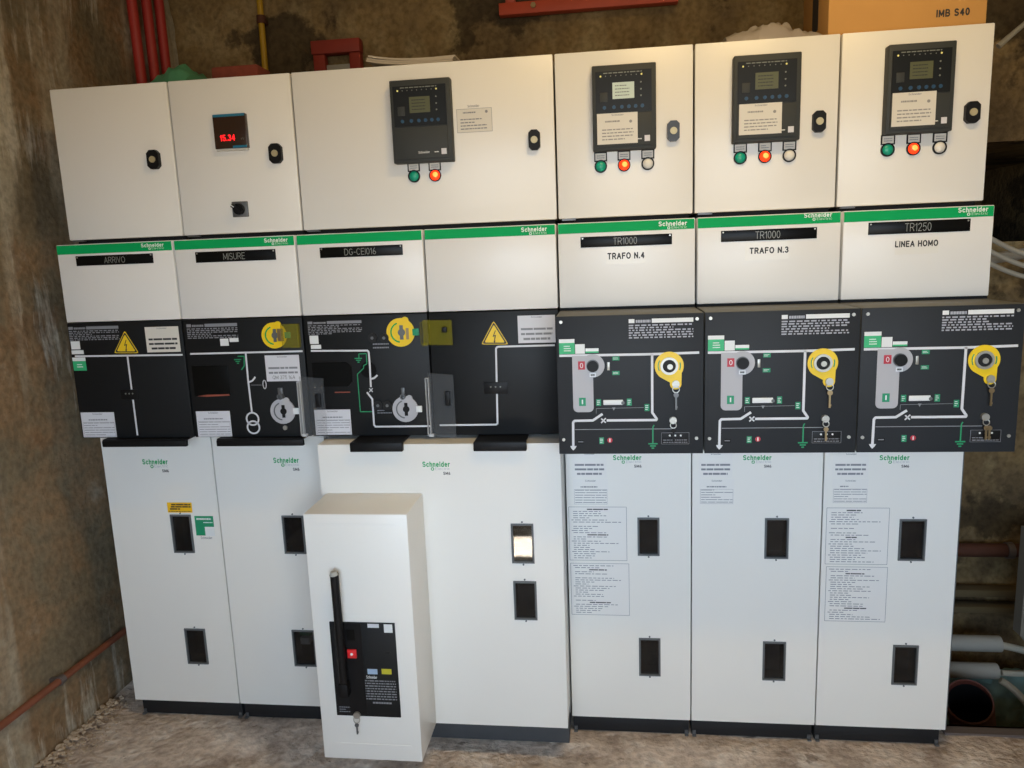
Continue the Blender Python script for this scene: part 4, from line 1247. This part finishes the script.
    part('bar_end', MB().disc(rel((0.1698, 1.1403), x0), 0.0045, y - 0.0035, y, 12), 'steeld', f)
    part('red_dot', MB().disc(rel((0.1350, 1.0406), x0), 0.0066, y - 0.0006, y, 18), 'red', f)
    text('start_lettering', 'I', (rel((0.1334, 1.0367), x0)[0], rel((0.1361, 1.0367), x0)[0], rel((0.1350, 1.0361), x0)[1], rel((0.1351, 1.0451), x0)[1]), y - 0.0006, 'tagw', f)
    rr = rel((0.0501, 0.0676, 1.0322, 1.0418), x0)
    part('sticker', MB().rect(rr, y, 0.0005), 'hbl', f)
    part('printed_text', MB().dashes(inset(rr, 0.002, 0.002), 1, y - 0.0005, 4, 1, 0.5), 'greyink', f)
    # yellow locking plate
    ca, cb = rel((0.2876, 1.2345), x0), rel((0.3038, 1.1878), x0)
    yl = part('locking_plate', MB().prism(arc(ca, 0.0365, -0.55, PI + 0.9, 26) + arc(cb, 0.0145, PI - 0.25, 2 * PI + 0.15, 12), y - 0.002, y), 'yellow', f, 'yellow locking plate')
    part('locking_print', MB().ring(ca, 0.0265, 0.029, y - 0.0024, y - 0.0018, 12, 2.6, 3.6).ring(ca, 0.0265, 0.0295, y - 0.0024, y - 0.0018, 10, -0.4, 0.3), 'tagg', f)
    part('socket_collar', MB().ring(ca, 0.0165, 0.0225, y - 0.007, y, 26), 'steel', f)
    part('socket_bore', MB().disc(ca, 0.0168, y - 0.0035, y - 0.0005, 22), 'dark', f)
    part('socket_core', MB().disc((ca[0] + 0.002, ca[1] - 0.002), 0.007, y - 0.006, y - 0.003, 14), 'steel', f)
    part('key_lock', MB().disc(cb, 0.0095, y - 0.008, y, 18), 'steel', f)
    c2_ = rel((0.2968, 1.0935), x0)
    part('key_lock', MB().disc(c2_, 0.0092, y - 0.010, y, 18), 'steel', f)
    rr = rel((0.2676, 0.3374, 1.0299, 1.0598), x0)
    part('indicator_block', MB().rect(rr, y, 0.002, 0.0008), 'hbl', f)
    part('printed_text', MB().dashes(sub(rr, 0.06, 0.94, 0.55, 0.95), 2, y - 0.002, 9 + k, 1, 0.35).stroke([(rr[0], rr[2]), (rr[1], rr[2]), (rr[1], rr[3]), (rr[0], rr[3])], 0.0008, y - 0.002, 0.0003, True), 'greyink', f)
    for i in range(3):
        part('indicator_hole', MB().disc(ctr(sub(rr, 0.28 + i * 0.2, 0.32 + i * 0.2, 0.2, 0.3)), 0.0024, y - 0.003, y - 0.0015, 8), 'tagw', f)
    for lr_, kind in labels:
        (white_label if kind == 'w' else form_label)(lr_, YD, t, 80 + k, 'sheet')
    key_set((cb[0], cb[1] - 0.004), y - 0.011, keyinfo[0], 0.0085, 0.044, 'steeld' if k == 4 else 'brass')
    key_set((c2_[0], c2_[1] - 0.004), y - 0.013, keyinfo[1], 0.0075, 0.036, 'hbl' if k == 4 else 'brass', k == 6)
    return t

feeder(4, 'white switchgear cubicle labelled TRAFO N.4, directly right of the double width cubicle', 'TR1000', 'TRAFO N.4',
       (1.7751, 1.8505, 1.5802, 1.6013), (1.5644, 1.8108, 1.5399, 1.5686), (1.6331, 1.7398, 1.4915, 1.5386), (1.6371, 1.7371, 1.5052, 1.5230), (1.6442, 1.7284, 0.8999, 0.9262),
       [(1.7144, 1.7802, 0.6096, 0.7309), (1.7153, 1.7815, 0.2115, 0.3384)],
       [((1.5212, 1.6246, 0.8566, 0.9345), 'w'), ((1.5222, 1.6277, 0.7698, 0.8519), 'f')],
       ('single thin key hanging from the yellow lock above TRAFO N.4 door', 'dark key hanging from the lower lock above TRAFO N.4 door'))
feeder(5, 'white switchgear cubicle labelled TRAFO N.3, second from the right end of the row', 'TR1000', 'TRAFO N.3',
       (2.1527, 2.2235, 1.5866, 1.6070), (1.9398, 2.1865, 1.5405, 1.5698), (2.0029, 2.1167, 1.4885, 1.5347), (2.0146, 2.1154, 1.5058, 1.5226), (2.0223, 2.1031, 0.8984, 0.9242),
       [(2.0878, 2.1567, 0.6046, 0.7314), (2.0893, 2.1573, 0.2091, 0.3369)],
       [((1.8947, 1.9925, 0.8560, 0.9324), 'w'), ((1.8965, 1.9978, 0.7726, 0.8514), 'f')],
       ('key hanging from the yellow lock of the TRAFO N.3 panel', 'key hanging from the lower lock of the TRAFO N.3 panel'))
feeder(6, 'white switchgear cubicle labelled LINEA HOMO at the right end of the row', 'TR1250', 'LINEA HOMO',
       (2.5341, 2.6065, 1.5828, 1.6042), (2.3155, 2.5656, 1.5439, 1.5756), (2.3841, 2.4916, 1.4901, 1.5313), (2.3838, 2.4900, 1.5090, 1.5254), (2.4028, 2.4843, 0.8969, 0.9221),
       [(2.4660, 2.5402, 0.6032, 0.7304), (2.4660, 2.5383, 0.2075, 0.3360)],
       [((2.2742, 2.3735, 0.8555, 0.9302), 'w'), ((2.2754, 2.3753, 0.7768, 0.8509), 'f')],
       ('key hanging from the yellow lock of the LINEA HOMO panel', 'bunch of brass keys on the lower lock of the LINEA HOMO panel'))

# keys on the breaker housing
kp = (0.9149, 0.2666)
key_set((kp[0], kp[1] - 0.002), YP - 0.0135, 'small dark key hanging from the breaker housing panel', 0.009, 0.034, 'steeld')

# ------------------------------------------------------------------ notice sheets taped to the doors
def notice(r, seed, label, title_rows):
    x0, x1, z0, z1 = r
    t = thing('notice_sheet', label, 'notice', ((x0 + x1) / 2, YD - 0.0004, z0), 'printed notices taped to the cubicle doors')
    part('paper', MB().box(x0, x1, YD - 0.0011, YD - 0.0003, z0, z1), 'sheet', t)
    y = YD - 0.0011
    part('border', MB().stroke([(x0 + 0.001, z0 + 0.001), (x1 - 0.001, z0 + 0.001), (x1 - 0.001, z1 - 0.001), (x0 + 0.001, z1 - 0.001)], 0.0012, y, 0.0002, True), 'greyink', t)
    b, hb = MB(), MB()
    rg = random.Random(seed)
    rows = 24
    for i in range(rows):
        rr = sub(r, 0.05 + 0.03 * (i % 5 != 0), 0.93, 0.03 + 0.94 * i / rows, 0.03 + 0.94 * (i + 1) / rows)
        if i in title_rows:
            hb.dashes(sub(r, 0.32, 0.68, 0.03 + 0.94 * i / rows, 0.03 + 0.94 * (i + 1) / rows), 1, y, seed + i, 1.0, 0.5, word=(0.2, 0.5))
        elif i in title_rows[:1] or rg.random() < 0.1:
            continue
        else:
            b.dashes(rr, 1, y, seed + i, rg.uniform(0.45, 0.98), 0.32, word=(0.04, 0.12))
    part('printed_text', b, 'greyink', t)
    part('printed_heading', hb, 'ink', t)
notice((1.5067, 1.6829, 0.5915, 0.7651), 101, 'upper printed notice sheet on the TRAFO N.4 door', (0, 12))
notice((1.5084, 1.6884, 0.4117, 0.5834), 102, 'lower printed notice sheet on the TRAFO N.4 door', (2, 18))
notice((2.2616, 2.4378, 0.5888, 0.7647), 103, 'upper printed notice sheet on the LINEA HOMO door', (0, 12))
notice((2.2660, 2.4403, 0.4080, 0.5825), 104, 'lower printed notice sheet on the LINEA HOMO door', (2, 18))

# ------------------------------------------------------------------ things lying on top of the cabinets
def crumple(x0, x1, y0, y1, z, hfun, nx, ny, seed, amp, thick=0.003):
    """crumpled sheet: height profile hfun(u, v) with folds, closed below"""
    b = MB()
    top, bot = [], []
    for j in range(ny + 1):
        a, c_ = [], []
        for i in range(nx + 1):
            u, v = i / nx, j / ny
            p_ = Vector((x0 + (x1 - x0) * u, y0 + (y1 - y0) * v, 0))
            k = abs(noise.fractal(p_ * 14 + Vector((seed, seed, 0)), 0.8, 2.0, 4))
            e = min(1, 6 * min(u, 1 - u, v, 1 - v))
            wob = noise.noise(p_ * 9 + Vector((seed, 7, 0))) * 0.02
            hh = max(0.0, hfun(u, v) + amp * k * e)
            a.append(b.bm.verts.new((p_.x, p_.y + wob, z + thick + hh)))
            c_.append(b.bm.verts.new((p_.x, p_.y + wob, z + 0.0005)))
        top.append(a)
        bot.append(c_)
    F = b.bm.faces.new
    for j in range(ny):
        for i in range(nx):
            F((top[j][i], top[j][i + 1], top[j + 1][i + 1], top[j + 1][i]))
            F((bot[j][i], bot[j + 1][i], bot[j + 1][i + 1], bot[j][i + 1]))
    for i in range(nx):
        F((bot[0][i], bot[0][i + 1], top[0][i + 1], top[0][i]))
        F((bot[ny][i + 1], bot[ny][i], top[ny][i], top[ny][i + 1]))
    for j in range(ny):
        F((bot[j + 1][0], bot[j][0], top[j][0], top[j + 1][0]))
        F((bot[j][nx], bot[j + 1][nx], top[j + 1][nx], top[j][nx]))
    return b
def bumpf(c_, w, h):
    return lambda u, v: h * math.exp(-((u - c_) / w) ** 2) * (1 - (2 * v - 1) ** 4)

solo('green_tarpaulin', crumple(0.15, 0.385, 0.08, 0.32, ZT1, bumpf(0.78, 0.34, 0.070), 24, 18, 2.0, 0.028), 'gcloth', 'crumpled green tarpaulin lying on top of the left cabinets', 'tarpaulin')
b = MB().box(0.39, 0.548, 0.24, 0.34, ZT1 + 0.0005, ZT1 + 0.093, 0.008)
solo('brick', b, 'brick', 'weathered red brick lying on the cabinet beside the green tarpaulin', 'brick')
# pile of documents: several sheets, slightly fanned and curled
t = thing('document_pile', 'thin pile of curled papers on top of the double width cabinet', 'papers', (1.10, 0.09, ZT1))
rg = random.Random(4)
for i in range(3):
    b = MB()
    a = rg.uniform(-0.05, 0.05)
    n_ = 8
    V = []
    for s in (0, 1):
        for j in (0, 1):
            for kk in range(n_ + 1):
                u = kk / n_
                x = -0.130 + 0.25 * u + i * 0.003
                yv = -0.07 + 0.16 * j
                zc_ = ZT1 + 0.001 + i * 0.0055 + s * 0.005 + 0.020 * (1 - u) ** 3 + 0.004 * u * u + 0.004 * j
                V.append(b.bm.verts.new((1.10 + x * math.cos(a) - yv * math.sin(a), 0.09 + x * math.sin(a) + yv * math.cos(a), zc_)))
    g_ = lambda s, j, kk: V[(s * 2 + j) * (n_ + 1) + kk]
    for kk in range(n_):
        b.bm.faces.new((g_(1, 0, kk), g_(1, 0, kk + 1), g_(1, 1, kk + 1), g_(1, 1, kk)))
        b.bm.faces.new((g_(0, 0, kk), g_(0, 1, kk), g_(0, 1, kk + 1), g_(0, 0, kk + 1)))
        b.bm.faces.new((g_(0, 0, kk), g_(0, 0, kk + 1), g_(1, 0, kk + 1), g_(1, 0, kk)))
        b.bm.faces.new((g_(0, 1, kk + 1), g_(0, 1, kk), g_(1, 1, kk), g_(1, 1, kk + 1)))
    for kk in (0, n_):
        b.bm.faces.new((g_(0, 0, kk), g_(1, 0, kk), g_(1, 1, kk), g_(0, 1, kk)))
    bmesh.ops.recalc_face_normals(b.bm, faces=b.bm.faces[:])
    part('sheet', b, 'papers', t)
solo('plastic_film', crumple(1.965, 2.215, 0.03, 0.22, ZT1, bumpf(0.38, 0.75, 0.036), 36, 24, 5.0, 0.03), 'plastic', 'crumpled grey plastic film lying beside the cardboard box', 'plastic film')

# cardboard box: body, flap seam and lettering
t = thing('cardboard_box', 'brown cardboard box marked IMB S40 on top of the right cabinet', 'box', (2.41, 0.22, ZT1))
CX0, CX1, CY0, CY1 = 2.229, 2.623, 0.05, 0.315
part('carton', MB().box(CX0, CX1, CY0, CY1, ZT1 + 0.0005, ZT1 + 0.30, 0.003), 'card', t)
part('side_print', MB().box(CX0 - 0.0006, CX0 + 0.001, CY0 + 0.10, CY0 + 0.16, ZT1 + 0.05, ZT1 + 0.22), 'ink', t)
part('tape', MB().box(CX0 + 0.1, CX1 - 0.1, CY0 - 0.0006, CY1 + 0.0006, ZT1 + 0.2998, ZT1 + 0.3008), 'card2', t)
text('printed_lettering', 'IMB S40', (2.499, 2.581, 2.0965, 2.1155), CY0, 'ink', t, bold=0.045)

# ------------------------------------------------------------------ pipes and steelwork on the walls
GR = 'red conduits in the left corner'
for i, (pa, pb, lab) in enumerate((
        ((-0.118, 0.675, 2.53), (-0.118, 0.705, 1.2), 'red conduit nearest the stained left wall'),
        ((-0.118, 0.773, 2.55), (-0.118, 0.785, 1.2), 'middle one of the three red conduits'),
        ((-0.118, 0.862, 2.58), (-0.118, 0.872, 1.2), 'red conduit closest to the green tarpaulin'))):
    pa, pb = Vector(pa), Vector(pb)
    top = pa + (pa - pb).normalized() * 0.4
    o = solo('red_conduit', MB().tube([pb, pa, top], 0.019, 14), 'redp', lab, 'conduit', GR)

t = thing('yellow_pipe', 'thin yellow pipe running up the back wall with a clamp', 'pipe', (0.255, 0.97, 1.7))
part('tube', MB().tube([(0.253, 0.97, 1.7), (0.254, 0.97, 2.3), (0.258, 0.97, 2.95)], 0.0125, 12), 'yelp', t)
part('clamp', MB().tube([(0.2557, 0.97, 2.495), (0.2559, 0.97, 2.525)], 0.019, 14).box(0.249, 0.262, 0.97, 1.02, 2.50, 2.52), 'rustd', t)

t = thing('steel_bracket', 'small red painted steel frame on the back wall', 'bracket', (0.556, 0.96, 2.2))
part('upright', MB().box(0.468, 0.516, 0.955, 0.995, 2.0, 2.356, 0.003), 'redst2', t)
part('upright', MB().box(0.619, 0.665, 0.955, 0.995, 2.0, 2.356, 0.003), 'redst2', t)
part('crosspiece', MB().box(0.465, 0.668, 0.945, 0.995, 2.3565, 2.408, 0.003), 'redst2', t)
part('wall_block', MB().box(0.5165, 0.6185, 0.97, 0.999, 2.0, 2.318, 0.003), 'conduit', t)

t = thing('steel_channel', 'long red painted steel channel bolted to the back wall', 'channel', (1.577, 0.95, 2.45))
part('lower_rail', MB().box(1.236, 1.925, 0.955, 1.0, 2.452, 2.496, 0.002), 'redst', t)
part('upright', MB().box(1.262, 1.300, 0.965, 1.0, 2.4965, 2.70, 0.002), 'redst', t)
part('upright', MB().box(1.880, 1.918, 0.965, 1.0, 2.4965, 2.70, 0.002), 'redst', t)
part('upper_rail', MB().box(1.236, 1.925, 0.955, 1.0, 2.7005, 2.745, 0.002), 'redst', t)
for x in (1.372, 1.775):
    part('bolt', MB().disc((x, 2.478), 0.011, 0.945, 0.956, 6), 'brass', t)

# rusty pipe along the left wall
t = thing('rusty_pipe', 'rusty orange pipe running along the foot of the left wall', 'pipe', (XL + 0.03, -0.4, 0.2))
part('tube', MB().tube([(XL + 0.035, -1.4, 0.248), (XL + 0.034, -0.3, 0.234), (XL + 0.034, 0.95, 0.212)], 0.0115, 14), 'rust', t)
part('clamp', MB().tube([(XL + 0.034, -0.145, 0.2314), (XL + 0.034, -0.125, 0.2311)], 0.0155, 14).box(XL - 0.02, XL + 0.035, -0.143, -0.127, 0.224, 0.238), 'clamp', t)

# crumbled mortar along the foot of the left wall
rg = random.Random(12)
b = MB()
for i in range(520):
    yv = rg.uniform(-0.55, 0.12)
    xv = XL + 0.02 + abs(rg.gauss(0, 0.045))
    s = rg.uniform(0.002, 0.007) * (1.2 if xv < XL + 0.06 else 0.8)
    bm2 = bmesh.new()
    bmesh.ops.create_icosphere(bm2, subdivisions=1, radius=s)
    for v in bm2.verts:
        v.co = Vector((v.co.x * rg.uniform(0.7, 1.4), v.co.y * rg.uniform(0.7, 1.4), v.co.z * rg.uniform(0.5, 0.9))) + Vector((xv, yv, s * 0.35 + max(0, 0.022 - (xv - XL) * 0.3)))
    b._add(bm2)
solo('crumbled_mortar', b, 'mortar', 'crumbled pale mortar along the foot of the left wall', 'rubble', kind='stuff')

# ------------------------------------------------------------------ right of the cubicles: pit, conduits, cables
t = thing('rusty_pipe', 'dark rusty pipe low on the wall right of the cubicles', 'pipe', (3.3, 0.96, 0.25))
part('tube', MB().tube([(2.75, 0.955, 0.262), (3.9, 0.955, 0.262)], 0.028, 14), 'rustd', t)
part('clamp', MB().tube([(3.235, 0.955, 0.262), (3.26, 0.955, 0.262)], 0.034, 14), 'clamp', t)
solo('wall_board', MB().box(2.72, 3.34, 0.93, 0.99, 0.067, 0.097, 0.003), 'board', 'upper weathered board fixed to the wall above the pit', 'board', 'boards above the pit')
solo('wall_board', MB().box(2.72, 3.36, 0.93, 0.99, -0.003, 0.024, 0.003), 'board', 'lower weathered board fixed to the wall above the pit', 'board', 'boards above the pit')
for i, (z, x1, lab) in enumerate(((-0.04, 3.135, 'upper grey plastic conduit end beside the last cubicle'), (-0.155, 3.130, 'lower grey plastic conduit end above the dark pipe mouth'))):
    b = MB()
    pts = [(2.68, 0.75, z), (x1, 0.75, z)]
    b.tube(pts, 0.031, 18)
    solo('grey_conduit', b, 'conduit', lab, 'conduit', 'grey conduits above the pit')
def bez(p0, p1, p2, p3, n=16):
    P = [Vector(q) for q in (p0, p1, p2, p3)]
    return [P[0] * (1 - s) ** 3 + 3 * P[1] * s * (1 - s) ** 2 + 3 * P[2] * s * s * (1 - s) + P[3] * s ** 3 for s in [i / n for i in range(n + 1)]]
for pts, rr, lab in (
        (bez((3.137, 0.75, -0.045), (3.27, 0.75, -0.07), (3.31, 0.75, -0.11), (3.6, 0.75, -0.115)), 0.014, 'grey cable leaving the upper conduit end'),
        (bez((3.132, 0.715, -0.142), (3.26, 0.70, -0.145), (3.32, 0.68, -0.10), (3.6, 0.66, -0.06)), 0.011, 'grey cable leaving the lower conduit end and rising'),
        (bez((3.132, 0.745, -0.160), (3.28, 0.78, -0.185), (3.36, 0.82, -0.17), (3.6, 0.84, -0.17)), 0.011, 'grey cable leaving the lower conduit end level'),
        (bez((3.132, 0.72, -0.176), (3.26, 0.68, -0.24), (3.31, 0.62, -0.45), (3.22, 0.52, -0.70)), 0.013, 'grey cable bending down into the pit')):
    solo('grey_cable', MB().tube(pts, rr, 10), 'cable', lab, 'cable', 'grey cables at the pit')
# open mouth of a big pipe in the pit
# it dips away from the room into the pit
dp = Vector((2.902, 0.47, -0.115))
ax = Vector((0.36, 0.62, -0.70)).normalized()
t = thing('drain_pipe', 'dark open mouth of a red brown pipe in the pit', 'pipe', tuple(dp))
ra, seg, ln = 0.076, 30, 0.42
e1 = ax.orthogonal().normalized()
e2 = ax.cross(e1)
b = MB()
V = []
for (rad, d_) in ((ra * 0.93, ln), (ra * 0.93, 0.004), (ra * 0.96, 0.0), (ra * 1.02, 0.0), (ra * 1.03, 0.008), (ra * 1.03, ln)):
    V.append([b.bm.verts.new(dp + ax * d_ + (e1 * math.cos(2 * PI * k / seg) + e2 * math.sin(2 * PI * k / seg)) * rad) for k in range(seg)])
for a_, c_ in zip(V, V[1:]):
    for k in range(seg):
        b.bm.faces.new((a_[k], a_[(k + 1) % seg], c_[(k + 1) % seg], c_[k]))
bmesh.ops.recalc_face_normals(b.bm, faces=b.bm.faces[:])
part('tube', b, 'corr', t)
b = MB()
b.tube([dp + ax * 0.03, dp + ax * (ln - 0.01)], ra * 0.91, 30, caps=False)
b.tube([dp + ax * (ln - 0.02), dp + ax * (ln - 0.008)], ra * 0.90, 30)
part('inner_shade', b, 'dark', t)  # black tube put inside so the mouth's shade is in the colour
# teal tarpaulin hung in the pit behind the pipe
def tarp_fn(u, v):
    return ((2.70 + 0.62 * u, 0.88 - 0.03 * v, PITZ + 0.01 + 0.53 * v), (0, -1, 0))
b = rough(tarp_fn, 44, 36, 0.05, 7.0, 21.0)
solo('tarpaulin', b, 'tarp', 'crumpled dark teal tarpaulin in the pit behind the pipe mouth', 'tarpaulin')
# conduits and cable loops higher up on the right
solo('grey_conduit', MB().tube([(2.70, 0.93, 1.392), (3.9, 0.93, 1.548)], 0.021, 14), 'conduit', 'pale conduit crossing the wall right of the LINEA HOMO nameplate', 'conduit')
for i, (dz, lab) in enumerate(((0.0, 'uppermost of the drooping grey cables at the right wall'), (-0.035, 'second of the drooping grey cables at the right wall'), (-0.07, 'lowest of the drooping grey cables at the right wall'))):
    solo('grey_cable', MB().tube(bez((2.80, 0.78 - dz, 1.66 + dz), (2.99, 0.78 - dz, 1.56 + dz), (3.04, 0.78 - dz, 1.43 + dz), (3.42, 0.78 - dz, 1.40 + dz)), 0.009, 10), 'cable', lab, 'cable', 'drooping grey cables')
solo('cable_end', MB().tube(bez((3.05, 0.9, 2.20), (3.09, 0.9, 2.235), (3.12, 0.9, 2.26), (3.30, 0.9, 2.41)), [0.011 - 0.0003 * i for i in range(17)], 10), 'cable', 'pale cable sticking up on the wall beside the cardboard box', 'cable')
# dark niche frame: a metal sheet leaning at the far right
solo('metal_sheet', MB().prism([(3.098, 0.10), (3.135, 0.055), (3.6, 0.055), (3.6, 0.50), (3.098, 0.50)], 0.55, 0.562).box(3.098, 3.108, 0.562, 0.60, 0.10, 0.50), 'sheetm', 'grey metal sheet edge at the right margin above the cables', 'metal sheet')
